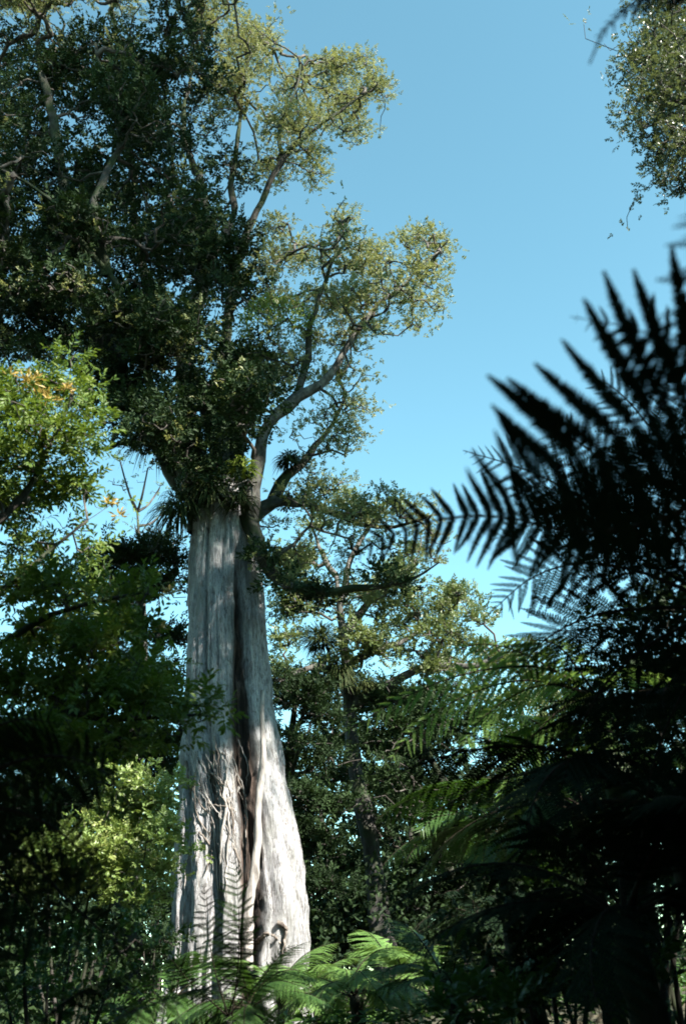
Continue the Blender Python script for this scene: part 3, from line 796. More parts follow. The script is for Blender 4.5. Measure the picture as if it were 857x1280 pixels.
simple_tree('dark round crowned tree in the shade behind the slender grey trunk', 3.0, 37, (490, 900, 37),
    [(400, 870, 26), (430, 900, 28), (460, 880, 28), (490, 870, 28), (450, 930, 30), (480, 940, 30), (515, 890, 28), (540, 870, 26), (520, 940, 30), (410, 930, 26), (430, 970, 28), (470, 985, 30), (505, 985, 28), (555, 920, 30), (400, 990, 24)], Yj=1.5, group=G, per_m2=34, n_leaf=56, L=.18, W=.1, leaf='dark_shade_leaf', trunk_w=.22, bark='dark_bark',
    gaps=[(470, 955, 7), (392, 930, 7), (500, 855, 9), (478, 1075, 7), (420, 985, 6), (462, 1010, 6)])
# pale sunlit crown far behind, right of the second tree
simple_tree('pale sunlit tree far off beyond the ferns', 9.5, 44, (640, 860, 44),
    [(610, 850, 20), (640, 830, 20), (665, 850, 22), (690, 870, 24), (600, 880, 22), (640, 880, 26), (680, 905, 26), (720, 880, 26), (560, 870, 20), (580, 840, 14)], Yj=2, group=G, per_m2=40, n_leaf=50, spray_r=.6, L=.16, W=.09, leaf='far_leaf', trunk_w=.3)

# tree whose lit crown edge hangs in at the top right and shades the ferns
def shade_tree():
    base = np.array([10.0, 3.0, gz(10, 3)])
    lst = [(838, 40, 40, 9), (800, 80, 18, 9), (850, 110, 55, 9.3), (795, 105, 15, 8.8), (800, 130, 18, 8.8), (860, 180, 50, 9), (805, 160, 20, 8.8), (820, 190, 20, 9), (840, 225, 22, 9), (862, 20, 50, 9.6), (880, 90, 60, 8.6), (900, 190, 60, 8.6), (840, -30, 60, 9.3), (815, 40, 22, 9.2), (785, 75, 10, 9), (812, 110, 24, 9.1), (822, 150, 24, 9.0), (815, 75, 24, 9.1), (838, 190, 26, 9.2), (845, 150, 40, 9.4), (845, 245, 20, 9.1), (800, 45, 12, 9.1), (790, 90, 16, 9), (795, 125, 16, 9), (800, 65, 18, 9), (808, 170, 18, 9), (830, 120, 30, 9.3), (835, 80, 30, 9.2), (850, 60, 36, 9.4), (835, 215, 22, 9.1)]
    cl = px_clumps(lst); co = []
    n = 0
    while n < 84:  # unseen part of the crown, filled in to shade the near ferns
        d = RS.uniform(-1, 1, 3)
        if (d ** 2).sum() > 1: continue
        p = np.array([10.0, -.8, 9.6]) + d * np.array([5.6, 7.2, 3.6])
        x, y, z = proj(p)
        if z > 0 and x < 850: continue
        q = p - np.array([1.0, 8.5, 3.5]); sd_ = np.array(SUN_DIR); far = np.linalg.norm(q - sd_ * (q @ sd_))
        if far < 2.1: continue                                    # hole shaped into the crown to let sun through to the fern beyond
        co.append((p, RS.uniform(1.1, 1.7))); n += 1
    n = 0
    while n < 46:                                                   # unseen limb overhead, added to shade the near leaves at left
        d = RS.uniform(-1, 1, 3)
        if (d ** 2).sum() > 1: continue
        p = np.array([4.8, 1.8, 9.6]) + d * np.array([3.0, 2.2, 1.3])
        x, y, z = proj(p)
        if z > 0 and x < 950 and y > -150: continue
        co.append((p, RS.uniform(.9, 1.3))); n += 1
    for q in ((1.1, 1.7, 2.3), (.8, 1.6, 2.0), (1.35, 1.5, 2.6), (.5, 1.8, 2.2), (1.6, 1.3, 1.8), (1.0, 1.5, 1.7), (1.2, 1.9, 2.9), (2.2, 5, 3.2), (2.6, 5, 2.6), (1.9, 5, 3.6), (2.4, 6, 1.8), (3, 7, 2.4), (2, 6.5, 2.6), (3.2, 8, 3.5), (2.8, 10, 2.2), (2.2, 10.5, 2.6)):
        q = np.array(q); sd_ = np.array(SUN_DIR)                    # unseen clumps added to keep sun off ferns in the dark corner
        for z in (8.6, 10.4):
            p = q + sd_ * ((z + RS.uniform(-.5, .5) - q[2]) / sd_[2]); w_ = p - np.array([1.1, 8.5, 3.5])
            if np.linalg.norm(w_ - sd_ * (w_ @ sd_)) > 2.3: co.append((p, 1.25))
    c0 = WY(850, 110, 9)
    limbs = [(np.array([[10.1, 3.2, 6.5], [8.3, 5.5, 9.0], [6.3, 7.7, 11], c0 + [0.2, 0, -.4]]), .22, .05)]
    for q in ([6, -1, 9.5], [13.5, -1, 9.5], [12, 6, 9], [9, -4, 10], [7.5, 3, 11.5], [3, 2, 9.6], [4, 3, 9.8], [5, 1, 9.2]):
        q = np.array(q, float); limbs.append((np.array([[10.1, 3.1, 6], (np.array([10, 3, 7.5]) + q) / 2, q]), .2, .05))
    make_tree('forest_tree', 'tall tree whose small leaved glinting crown edge fills the top right corner', 'tree', base,
        trunk=np.array([base - [0, 0, .4], [10.1, 3.1, 5], [10, 3.1, 8.5], [10.3, 2.6, 12]]), trunk_r=[.5, .4, .3, .1], limbs=limbs, clumps=cl, coarse=co,
        per_m2=240, spray_r=.22, n_leaf=46, L=.048, W=.025, leaf='small_leaf', bark='dark_bark', flat=.8, r_tip=.004, rmax=.05)
shade_tree()

def unseen_neighbour():
    base = np.array([18.5, 11.5, gz(18.5, 11.5)])  # unseen tree, added for the shade it casts on the giant
    cl = []
    sd_ = np.array(SUN_DIR)
    foot = [np.array(p) for p in [(-3.6, 22.6, z) for z in (1.2, 2.2, 3.2, 4.2)] + [(-2.6, 22.4, z) for z in (1.2, 2.2, 3.2, 4.2)] + [(-1.7, 22.8, z) for z in (1.2, 2.2, 3.2)]]
    def clear(p):                                                   # crown shaped to let sun in below it to the giant's foot
        return all(np.linalg.norm((p - f) - sd_ * ((p - f) @ sd_)) > 1.5 for f in foot)
    while len(cl) < 62:
        d = RS.uniform(-1, 1, 3)
        if (d ** 2).sum() > 1: continue
        p = np.array([13.0, 9.6, 24.4]) + d * np.array([2.7, 3.3, 4.2])
        if clear(p): cl.append((p, RS.uniform(.8, 1.2)))
    co = []
    while len(co) < 84:                                             # unseen top, added to keep sun off the giant's left crown
        d = RS.uniform(-1, 1, 3)
        if (d ** 2).sum() > 1: continue
        co.append((np.array([13.2, 7.0, 41.0]) + d * np.array([3.0, 4.6, 8.5]), RS.uniform(1.0, 1.6)))
    limbs = [(np.array([[17.2, 10.5, 23], [15, 10.4, 24.5], c]), .25, .05) for c in [[12, 9, 24], [13, 12, 25], [13, 10, 28], [14, 8, 25]]] + [(np.array([[15.6, 9.2, 31], (np.array([14.5, 8, 34]) + c) / 2, c]), .2, .05) for c in np.array([[12, 5, 38], [14, 10, 40], [13, 6, 45], [12.5, 9, 36]])]
    make_tree('forest_tree', 'very tall unseen tree added beyond the right edge to shade the pale trunk and left crown', 'tree', base,
        trunk=np.array([base - [0, 0, .4], [18.4, 11.4, 8], [18, 11, 17], [16.5, 10, 27], [13.6, 7.5, 45]]), trunk_r=[.9, .75, .6, .4, .1], limbs=limbs, clumps=cl, coarse=co, per_m2=9, spray_r=.5, n_leaf=44, L=.17, W=.1, leaf='dark_shade_leaf', bark='dark_bark')
unseen_neighbour()

# left tree with yellow green leaves, close by
def left_tree():
    lst = []
    for x, y, r, Y in [(45, 480, 26, 8), (80, 500, 30, 8), (110, 520, 22, 8), (30, 520, 36, 8.2), (60, 550, 38, 8), (100, 560, 26, 8), (20, 570, 40, 8), (118, 490, 12, 8), (90, 450, 14, 8),
                       (60, 610, 34, 8.2), (20, 640, 40, 8), (100, 610, 24, 8.4), (90, 660, 22, 8.4), (40, 690, 36, 8), (110, 690, 22, 8.3), (-10, 500, 40, 8), (-20, 620, 50, 8),
                       (20, 740, 44, 7.6), (70, 740, 40, 7.6), (120, 760, 34, 7.6), (160, 745, 20, 7.6), (185, 738, 14, 7.6), (50, 800, 50, 7.4), (110, 810, 44, 7.4), (160, 795, 26, 7.5), (175, 790, 16, 7.5),
                       (20, 860, 60, 7.2), (80, 870, 54, 7.2), (140, 870, 44, 7.3), (190, 880, 34, 7.4), (215, 870, 22, 7.4), (240, 890, 22, 7.4), (260, 898, 14, 7.4), (180, 920, 32, 7.4), (220, 915, 26, 7.4), (140, 930, 34, 7.3), (160, 850, 20, 7.4), (195, 845, 18, 7.4), (60, 930, 54, 7), (20, 950, 60, 7)]:
        lst.append((x, y, r, Y + RS.uniform(-.5, .7)))
    cl = px_clumps(lst)
    base = np.array([-4.6, 7.8, gz(-4.6, 7.8)])
    q = lambda *p: WY(*p)
    limbs = [(np.array([[-4.5, 7.8, 4.2], q(10, 640, 8), q(60, 560, 8), q(90, 500, 8)]), .07, .015),
             (np.array([[-4.5, 7.8, 3.2], q(10, 800, 7.7), q(90, 760, 7.6), q(180, 740, 7.6)]), .06, .01),
             (np.array([[-4.5, 7.8, 2.6], q(20, 900, 7.3), q(130, 900, 7.3), q(250, 893, 7.4)]), .06, .01),
             (np.array([[-4.5, 7.8, 3.6], q(0, 740, 7.9), q(60, 690, 8.1), q(110, 650, 8.3)]), .05, .01)]
    r = make_tree('broadleaf_tree', 'leafy yellow green tree close by at the left edge', 'tree', base,
        trunk=np.array([base - [0, 0, .3], [-4.6, 7.8, 2], [-4.5, 7.8, 4], [-4.2, 7.9, 6.4]]), trunk_r=[.15, .12, .1, .03], limbs=limbs, clumps=cl,
        per_m2=420, spray_r=.2, n_leaf=29, L=.08, W=.029, leaf='bright_leaf', bark='dark_bark', fine=True, r_tip=.003, rmax=.03, hang=.15,
        gaps=[(85, 645, 10), (100, 672, 14), (70, 690, 10), (118, 650, 8), (60, 660, 8), (130, 600, 10), (190, 765, 14), (140, 700, 9)])
    # shoot tips in a pale colour that stands for sun on them
    mb = MB()
    for x, y, r_, Y, n in [(40, 478, 16, 7.9, 70), (60, 500, 14, 7.9, 50), (85, 487, 8, 7.9, 30), (138, 630, 9, 8.2, 26), (150, 645, 8, 8.2, 22), (212, 742, 9, 7.6, 26), (203, 788, 8, 7.5, 16), (130, 750, 12, 7.5, 20), (30, 715, 10, 7.5, 14), (12, 470, 8, 7.9, 14)]:
        c = WY(x, y, Y); R = r_ / ppm(c); d = rand_dirs(n, -.3)
        leaves(mb, c + d * R * RS.uniform(.1, .9, (n, 1)), d + RS.normal(size=(n, 3)) * .3 + [0.2, 0, .2], RS.normal(size=(n, 3)) + [0, -.4, 1], .065 * RS.uniform(.6, 1.2, n), .022, fine=True)
    tag(put('lit_tips', mb.mesh('lit_tips', M['lit_tip_leaf'], False, base), r, (0, 0, 0)), kind='stuff', label='pale yellow shoot tips with sunlight put into their colour')
left_tree()

# ---------------- shrubs
def shrub(label, base, clumps, leaf, per_m2=40, n_leaf=40, spray_r=.16, L=.06, W=.03, gaps=None, group=None, fine=True):
    base = np.asarray(base, float)
    root = thing('shrub', label, 'shrub', base, group)
    stems = []
    mb = MB()
    big = sorted(clumps, key=lambda c: -c[1])[:6]
    for c, R in big:
        P = smooth_path(np.array([base + RS.normal(size=3) * [.1, .1, 0] - [0, 0, .1], base * .4 + c * .6 + [0, 0, -.1], c]), 12)
        tube(mb, P, np.linspace(.035, .01, 12), 6, .2); stems.append(P[3:])
    put('stem', mb.mesh('stem', M['dark_bark'], True, base), root)
    S = sprays_of(clumps, per_m2, .9, gaps, .5)
    mb = MB(); branch_graph(mb, np.concatenate(stems), S, .003, rmax=.02, seg=4)
    tag(put('twigs', mb.mesh('twigs', M['twig'], True, base), root), kind='stuff')
    mb = MB(); cnt = foliage(mb, S, spray_r, n_leaf, L, W, fine, gaps=gaps)
    tag(put('foliage', mb.mesh('foliage', M[leaf], False, base), root), kind='stuff')
    print('SHRUB', len(S), cnt)

shrub('light green sunlit shrub left of the foot of the pale trunk', (-4.4, 15, gz(-4.4, 15)),
      px_clumps([(x, y, r, 15 + RS.uniform(-.7, .7)) for x, y, r in [(165, 985, 26), (150, 1010, 30), (190, 1010, 28), (125, 1040, 34), (165, 1045, 36), (200, 1045, 24), (140, 1080, 36), (180, 1085, 32), (205, 1075, 18), (110, 1090, 30), (90, 1110, 26), (150, 1115, 30), (185, 1125, 22), (100, 1060, 24), (215, 985, 12), (60, 1080, 34), (30, 1110, 34)]]),
      'shrub_leaf', 190, 60, .22, .075, .04)
shrub('dim green shrub behind dark fronds in the lower left corner', (-2.9, 9.5, gz(-2.9, 9.5)),
      px_clumps([(x, y, r, 9.5 + RS.uniform(-.6, .6)) for x, y, r in [(30, 1170, 50), (90, 1180, 46), (150, 1190, 40), (60, 1230, 50), (120, 1240, 46), (190, 1220, 30), (170, 1160, 26), (10, 1250, 50), (200, 1260, 30)]]),
      'fern', 110, 44, .16, .06, .032)
shrub('small dark shrub at the left foot of the pale trunk', (-4.3, 20.5, gz(-4.3, 20.5)),
      px_clumps([(x, y, r, 20.5 + RS.uniform(-.4, .4)) for x, y, r in [(190, 1160, 22), (205, 1180, 18), (180, 1190, 24), (200, 1210, 20), (170, 1220, 24), (195, 1140, 14)]]),
      'dark_shade_leaf', 70, 44, .2, .08, .045)
# low shrubs in the shade on the right
for lab, Y, lst, leaf in [
    ('dark shrub low on the right under the fern fronds', 9.0, [(620, 1150, 50), (680, 1130, 60), (740, 1160, 60), (650, 1210, 50), (720, 1230, 60), (600, 1230, 40), (790, 1220, 60), (840, 1150, 60)], 'dark_shade_leaf'),
    ('dim speckled shrub at the bottom right of the ferns', 7.0, [(700, 1230, 50), (760, 1240, 50), (640, 1255, 40), (820, 1240, 50), (580, 1262, 30)], 'fern'),
    ('tall black shrub behind the tree ferns at the right edge', 10.5, [(760, 900, 70), (820, 850, 80), (850, 950, 80), (760, 1000, 70), (830, 1050, 80), (740, 1080, 60), (860, 760, 60), (800, 780, 50), (880, 860, 80)], 'dark_shade_leaf')]:
    c = WY(lst[1][0], 1230, Y)
    shrub(lab, (c[0], Y, gz(c[0], Y)), px_clumps([(x, y, r, Y + RS.uniform(-.6, .6)) for x, y, r in lst]), leaf, 90, 34, .24, .09, .05)

# ------------------------------------------------------------------ ferns
def pinna_mesh(name, mat, n=20, droop=.12, wid=.2, close=.44, seed=0, bend=0.0):
    """a leaflet of unit length along +X: thin midrib and two rows of narrow lobes"""
    r = np.random.RandomState(seed)
    mb = MB()
    t = np.linspace(0, 1, 8)
    zc = lambda t: -droop * t ** 2
    w = .011 * (1 - t * .8)
    A = np.stack([t, w, zc(t) + .004], 1); B = np.stack([t, -w, zc(t) + .004], 1)
    V = np.stack([A, B], 1).reshape(-1, 3); i = np.arange(7)[:, None] * 2
    mb.add(V, i + np.array([[0, 1, 3, 2]]), qa=np.full(7, .2))
    tt = np.linspace(.035, .985, n)
    L = wid * .5 * np.clip(np.minimum(1.0, .55 + tt * 3), 0, 1) * (1 - tt ** 1.7) ** .8 + .012
    pitch = tt[1] - tt[0]
    for s in (1, -1):
        a = np.radians(68) + r.normal(size=n) * .05
        D = np.stack([np.cos(a), s * np.sin(a), r.normal(size=n) * .08 - .12], 1)
        C = np.stack([tt, np.zeros(n), zc(tt)], 1)
        X = np.tile([1.0, 0, 0], (n, 1))
        l = (L * r.uniform(.9, 1.1, n))[:, None]; hw = pitch * close
        p0 = C - X * hw; p1 = C + X * hw
        m0 = C + D * l * .6 - X * hw * .95; m1 = C + D * l * .6 + X * hw * .8
        tp = C + D * l
        V = np.stack([p0, p1, m1, tp, m0], 1).reshape(-1, 3)
        k = np.arange(n)[:, None] * 5
        q = k + np.array([[0, 1, 2, 4]]); tr = k + np.array([[4, 2, 3]])
        ti = r.uniform(.1, .9, n)
        mb.add(V, q, tr, qa=ti, ta=ti)
    for v in mb.v: v[:, 1] += bend * v[:, 0] ** 2
    return mb.mesh(name, mat)

PIN = {m: [pinna_mesh('pinna', M[m], 20, d, w, seed=k, close=.37) for k, (d, w) in enumerate([(.10, .2), (.18, .19), (.05, .21)])] for m in ('fern', 'fern_shaded', 'fern_lit')}
PINB = [pinna_mesh('pinna', M['fern_shaded'], 24, d, w, seed=k + 30, close=.54, bend=b) for k, (d, w, b) in enumerate([(.10, .22, .05), (.2, .21, -.06), (.05, .24, .1), (.26, .21, -.1), (.14, .22, 0)])]
PINF = {m: [pinna_mesh('pinna', M[m], 15, d, w, seed=k + 9) for k, (d, w) in enumerate([(.12, .22), (.2, .2)])] for m in ('fern', 'fern_shaded', 'fern_lit')}

def frond_frames(P, nrm, n_pairs, stalk, prof_peak, Lmax, ang=62, tipL=.06):
    n = len(P)
    s = np.r_[0, np.cumsum(np.linalg.norm(np.diff(P, axis=0), axis=1))]; s /= s[-1]
    T = unit(np.gradient(P, axis=0))
    N = np.asarray(nrm, float) * np.ones_like(P)
    N = unit(N - T * (N * T).sum(1, keepdims=True))
    tt = stalk + (1 - stalk) * (np.arange(n_pairs) + .5) / n_pairs
    u = (tt - stalk) / (1 - stalk)
    prof = np.where(u < prof_peak, .45 + .55 * np.sin(u / prof_peak * np.pi / 2), np.cos((u - prof_peak) / (1 - prof_peak) * np.pi / 2) ** .85)
    prof = np.maximum(prof, tipL)
    ip = lambda A: np.stack([np.interp(tt, s, A[:, k]) for k in range(3)], 1)
    return tt, ip(P), unit(ip(T)), unit(ip(N)), prof * Lmax, np.radians(ang - 18 * u)

def make_frond(parent, base, P, nrm, Lmax, mat, n_pairs=26, stalk=.12, peak=.4, r0=.012, parts=True, dip=.15, fine=True, ang=62, lib=None):
    """rachis + leaflets; every leaflet a part of its own when parts"""
    P = np.asarray(P, float); base = np.asarray(base, float)
    mb = MB(); tube(mb, P, np.linspace(r0, r0 * .15, len(P)), 6)
    tt, C, T, N, L, A = frond_frames(P, nrm, n_pairs, stalk, peak, Lmax, ang)
    S = np.cross(N, T)
    lib = lib or (PIN if fine else PINF)[mat]
    if parts:
        fr = put('frond', mb.mesh('frond', M['stalk'], True, base), parent)
    mats = []
    for i in range(n_pairs):
        for sd in (1, -1):
            if RS.rand() < .02: continue
            a = A[i] + RS.normal() * (.1 if parts else .05)
            X = T[i] * math.cos(a) + S[i] * sd * math.sin(a) - N[i] * dip * (1 + RS.normal() * .3)
            X = X / np.linalg.norm(X)
            Z = N[i] + S[i] * sd * .12 + RS.normal(size=3) * .08
            Yv = np.cross(Z, X); Yv /= np.linalg.norm(Yv); Z = np.cross(X, Yv)
            l = L[i] * (RS.uniform(.8, 1.1) if parts else RS.uniform(.93, 1.06))
            mats.append((C[i], X, Yv, Z, l))
    if parts:
        for c, X, Yv, Z, l in mats:
            o = bpy.data.objects.new('pinna', lib[RS.randint(len(lib))])
            m = np.eye(4); m[:3, 0] = X * l; m[:3, 1] = Yv * l; m[:3, 2] = Z * l; m[:3, 3] = c - base
            o.matrix_basis = Matrix(m.tolist()); o.parent = fr; COL.objects.link(o)
        return fr
    # one mesh
    for c, X, Yv, Z, l in mats:
        me = lib[RS.randint(len(lib))]
        v, q, t, qa, ta = mesh_arrays(me)
        mb.add((v[:, :1] * X + v[:, 1:2] * Yv + v[:, 2:] * Z) * l + c, q, t, qa, ta, mat=1)
    return put('frond', mb.mesh('frond', [M['stalk'], M[mat]], False, base), parent)

_cache = {}
def mesh_arrays(me):
    if me.name in _cache: return _cache[me.name]
    n = len(me.vertices); v = np.empty(n * 3, np.float32); me.vertices.foreach_get('co', v)
    q = [list(p.vertices) for p in me.polygons if len(p.vertices) == 4]; t = [list(p.vertices) for p in me.polygons if len(p.vertices) == 3]
    a = np.empty(len(me.polygons), np.float32); me.attributes['tint'].data.foreach_get('value', a)
    isq = np.array([len(p.vertices) == 4 for p in me.polygons])
    _cache[me.name] = (v.reshape(-1, 3).astype(float), np.array(q), np.array(t), a[isq], a[~isq])
    return _cache[me.name]

# arched frond templates of unit length growing along +X, used by the ferns whose leaflets are too small to pick apart
def template(mat, arch, seed, n_pairs=24, Lmax=.26):
    t = np.linspace(0, 1, 14)
    P = np.stack([np.sin(t * arch) / arch, .03 * np.sin(t * 5 + seed), (np.cos(t * arch * 1.35) - 1) / arch * .75 + t * .34], 1)
    o = make_frond(None, (0, 0, 0), P, (0, 0, 1), Lmax, mat, n_pairs, .14, .4, .008, parts=False, fine=mat == 'fern_shaded', dip=.22)
    me = o.data; bpy.data.objects.remove(o)
    return me
TPL = {m: [template(m, a, k) for k, a in enumerate((1.0, 1.35, 1.7))] for m in ('fern', 'fern_shaded', 'fern_lit')}

def frond_instance(root, me, L, az, tilt, off=(0, 0, 0)):
    o = bpy.data.objects.new('frond', me)
    o.parent = root
    o.matrix_basis = Matrix.Translation(off) @ Matrix.Rotation(az, 4, 'Z') @ Matrix.Rotation(-tilt, 4, 'Y') @ Matrix.Rotation(RS.uniform(-.25, .25), 4, 'X') @ Matrix.Scale(L, 4)
    COL.objects.link(o)
    return o

def fern_root(name, label, cat, base, crown=None, r=.09, group=None):
    base = np.asarray(base, float)
    root = thing(name, label, cat, base, group)
    if crown is not None:
        c = np.asarray(crown, float)
        P = smooth_path(np.array([base - [0, 0, .25], base * .5 + c * .5 + [.06, .03, 0], c]), 16)
        rt = np.linspace(r * 1.3, r, 16); rt[-3:] *= (1.1, .85, .4)
        mb = MB(); tube(mb, P, rt, 12, .35)
        put('trunk', mb.mesh('trunk', M['dark_bark'], True, base), root)
    return root

def hero(root, base, pts, Lpx, mat, n=26, face=None, r0=.012, stalk=.1, peak=.4, parts=True, dip=.1, fine=True, ang=62, lib=None):
    """frond along photo points (x, y, distance along the lens axis)"""
    P = smooth_path(np.array([WD(*p) for p in pts]), 22)
    mid_ = P[len(P) // 2]
    nrm = unit(_T - mid_) * -1.0                                    # blade seen from below
    if face is not None: nrm = unit(nrm + np.asarray(face, float))
    Lm = Lpx / ppm(mid_)
    return make_frond(root, base, P, nrm, Lm, mat, n, stalk, peak, r0, parts, dip, fine, ang, lib)

def back_fronds(root, base, crown, L, az0, n=7, mat='fern_shaded'):     # the fronds on the side of the crown turned away from the view
    off = Vector(np.asarray(crown, float) - np.asarray(base, float))
    for k in range(n):
        frond_instance(root, TPL[mat][k % 3], L * RS.uniform(.85, 1.1), math.radians(az0 - 75 + 150 * k / (n - 1)), RS.uniform(.1, .7), off)

FG = 'tree ferns in the shade on the right'
# A: nearest tree fern, its trunk just outside the frame; out of focus
cA = WD(1010, 560, 2.00); bA = np.array([cA[0], cA[1], gz(cA[0], cA[1])])
fa = fern_root('tree_fern', 'nearest tree fern with big blurred dark fronds reaching in from the right', 'tree fern', bA, cA, group=FG)
up = (0, 0, .5)
hero(fa, bA, [(1010, 560, 2.00), (930, 490, 1.92), (850, 495, 1.89), (770, 540, 1.85), (695, 590, 1.85), (640, 622, 1.81), (590, 645, 1.78), (545, 652, 1.78)], 182, 'fern_shaded', 20, (0, 0, .2), .006, .08, .35, ang=86, lib=PINB)
hero(fa, bA, [(1010, 560, 2.00), (960, 490, 2.15), (890, 445, 2.22), (820, 420, 2.22), (760, 404, 2.22), (712, 396, 2.22)], 80, 'fern_shaded', 18, up, .006, .1, .3, ang=78, lib=PINB)
hero(fa, bA, [(1010, 560, 2.00), (985, 420, 1.78), (945, 330, 1.63), (905, 270, 1.55), (880, 235, 1.48)], 165, 'fern_shaded', 24, up, .007, .1, .35)
back_fronds(fa, bA, cA, 1.1, 0)
# frond that droops in front of the giant's lower limb
bA2 = np.array([2.3, 1.7, gz(2.3, 1.7)]); cA2 = np.array([1.7, 1.9, 2.3])
fa2 = fern_root('tree_fern', 'near tree fern whose drooping frond tip hangs before the lower limb of the giant', 'tree fern', bA2, cA2, group=FG)
hero(fa2, bA2, [(1150, 480, 2.2), (960, 580, 2.5), (820, 650, 2.8), (720, 665, 3.0), (640, 648, 3.1), (580, 645, 3.1), (525, 655, 3.1), (470, 678, 3.1), (415, 702, 3.1)], 84, 'fern_shaded', 36, (0, .1, .5), .012, .25, .4, ang=76, lib=PINB)
hero(fa2, bA2, [(1300, 420, 1.9), (1200, 180, 1.7), (1080, 20, 1.6), (960, -30, 1.9), (860, -15, 2.0), (800, 2, 2.0), (765, 25, 2.0), (746, 50, 2.0), (736, 80, 2.0)], 85, 'fern_shaded', 60, up, .012, .3, .3, ang=50, lib=PINB)
back_fronds(fa2, bA2, cA2, 1.2, -20)
# B: tree fern a little farther, fine leaflets against the sky
cB = WD(905, 760, 5.2); bB = np.array([cB[0], cB[1], gz(cB[0], cB[1])])
fb = fern_root('tree_fern', 'dark tree fern with fine comb like fronds sharp against the blue sky', 'tree fern', bB, cB, group=FG)
for pts, Lp in [([(905, 760), (800, 670), (720, 618), (650, 585), (578, 563)], 72), ([(905, 760), (820, 690), (740, 655), (670, 655), (613, 676)], 74), ([(905, 760), (800, 715), (720, 705), (660, 725), (608, 770)], 74),
                ([(905, 760), (850, 600), (800, 520), (760, 480), (728, 468)], 80), ([(905, 760), (830, 650), (770, 590), (710, 545), (665, 520)], 80), ([(905, 760), (810, 760), (740, 770), (680, 800), (640, 850)], 76),
                ([(905, 760), (880, 620), (860, 520), (845, 450)], 80), ([(905, 760), (820, 800), (760, 850), (720, 920), (700, 990)], 80), ([(905, 760), (860, 850), (820, 940), (800, 1040)], 80), ([(905, 760), (840, 720), (770, 680), (700, 615), (640, 610)], 70)]:
    dd = RS.uniform(-.5, .5)
    hero(fb, bB, [(x, y, 5.2 + dd * k / len(pts)) for k, (x, y) in enumerate(pts)], Lp, 'fern_shaded', 26, (RS.uniform(-.3, .3), 0, RS.uniform(.2, .7)), .014, .16, .35, parts=True, dip=.14)
back_fronds(fb, bB, cB, 1.7, 10)
# C: farther tree fern with sunlit fronds
cC = WD(745, 870, 9.3); bC = np.array([cC[0], cC[1], gz(cC[0], cC[1])])
fc = fern_root('tree_fern', 'tree fern with arching fronds half caught by the sun in mid distance', 'tree fern', bC, cC, .1, group=FG)
for pts, Lp in [([(745, 870), (680, 835), (600, 838), (530, 860), (470, 890), (418, 925)], 46), ([(745, 870), (690, 855), (640, 870), (590, 910), (560, 960)], 60), ([(745, 870), (710, 880), (670, 915), (640, 965), (620, 1010)], 58),
                ([(745, 870), (660, 850), (580, 870), (520, 910), (480, 960)], 54), ([(745, 870), (735, 900), (710, 945), (690, 990)], 56), ([(745, 870), (660, 820), (600, 805), (540, 825)], 46), ([(745, 870), (700, 810), (660, 800), (620, 805)], 46), ([(745, 870), (790, 840), (840, 860), (880, 910)], 56), ([(745, 870), (770, 910), (790, 970)], 56)]:
    hero(fc, bC, [(x, y, 9.3 - .9 * math.sin(k / len(pts) * 2)) for k, (x, y) in enumerate(pts)], Lp, 'fern_lit', 24, (RS.uniform(-.4, .2), -.2, 1.1), .014, .12, .4, parts=False, dip=.2, fine=False)

def rosette(name, label, cat, x, y, H, L, mat, n=14, tilt=(.2, .9), group=None, az=None, r=.09):
    z = gz(x, y); base = np.array([x, y, z])
    root = fern_root(name, label, cat, base, base + [0, 0, H] if H > .3 else None, r, group)
    for k in range(n):
        a = (az[k] if az is not None else 2 * math.pi * k / n + RS.uniform(-.25, .25))
        frond_instance(root, TPL[mat][RS.randint(3)], L * RS.uniform(.8, 1.15), a, RS.uniform(*tilt), (0, 0, H))
    return root
def at_px(px, py, Y):
    p = WY(px, py, Y); return p[0], p[1], p[2]
# D and more tree ferns filling the shade on the right
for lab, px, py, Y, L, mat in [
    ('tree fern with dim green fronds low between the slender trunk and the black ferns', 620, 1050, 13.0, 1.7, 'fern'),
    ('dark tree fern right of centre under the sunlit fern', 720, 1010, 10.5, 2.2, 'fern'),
    ('black tree fern low at the right edge', 840, 1010, 7.0, 2.0, 'fern_shaded'),
    ('black tree fern near the bottom right corner', 780, 1150, 6.0, 1.6, 'fern_shaded'),
    ('dark tree fern at the right edge above the others', 960, 900, 6.5, 2.0, 'fern_shaded'),
    ('tree fern in deep shade low right of the slender trunk', 600, 1150, 21.0, 1.8, 'fern_shaded')]:
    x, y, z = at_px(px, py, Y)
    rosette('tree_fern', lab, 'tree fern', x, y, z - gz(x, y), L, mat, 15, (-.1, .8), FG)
# ground ferns at the foot of the giant
GG = 'ground ferns at the foot of the giant'
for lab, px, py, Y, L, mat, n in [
    ('sunlit fern with an arching frond against the dark right of the trunk foot', 392, 1225, 19.0, 1.5, 'fern_lit', 16),
    ('bright green fern at the right foot of the pale trunk', 350, 1240, 18.0, 1.3, 'fern_lit', 16),
    ('sunlit fern below the slender grey trunk', 500, 1215, 17.0, 1.5, 'fern_lit', 16),
    ('bright fern at bottom centre in front of the other ground ferns', 440, 1245, 14.5, 1.4, 'fern_lit', 16),
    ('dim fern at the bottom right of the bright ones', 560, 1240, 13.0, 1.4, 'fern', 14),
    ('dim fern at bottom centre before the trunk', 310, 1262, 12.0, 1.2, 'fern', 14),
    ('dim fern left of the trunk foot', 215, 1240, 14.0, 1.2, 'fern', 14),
    ('dark fern in the bottom right shade', 660, 1235, 11.0, 1.5, 'fern_shaded', 14)]:
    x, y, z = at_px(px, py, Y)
    rosette('fern', lab, 'fern', x, y, min(max(.12, z - gz(x, y)), .65), L, mat, n, (-.05, 1.0), GG)
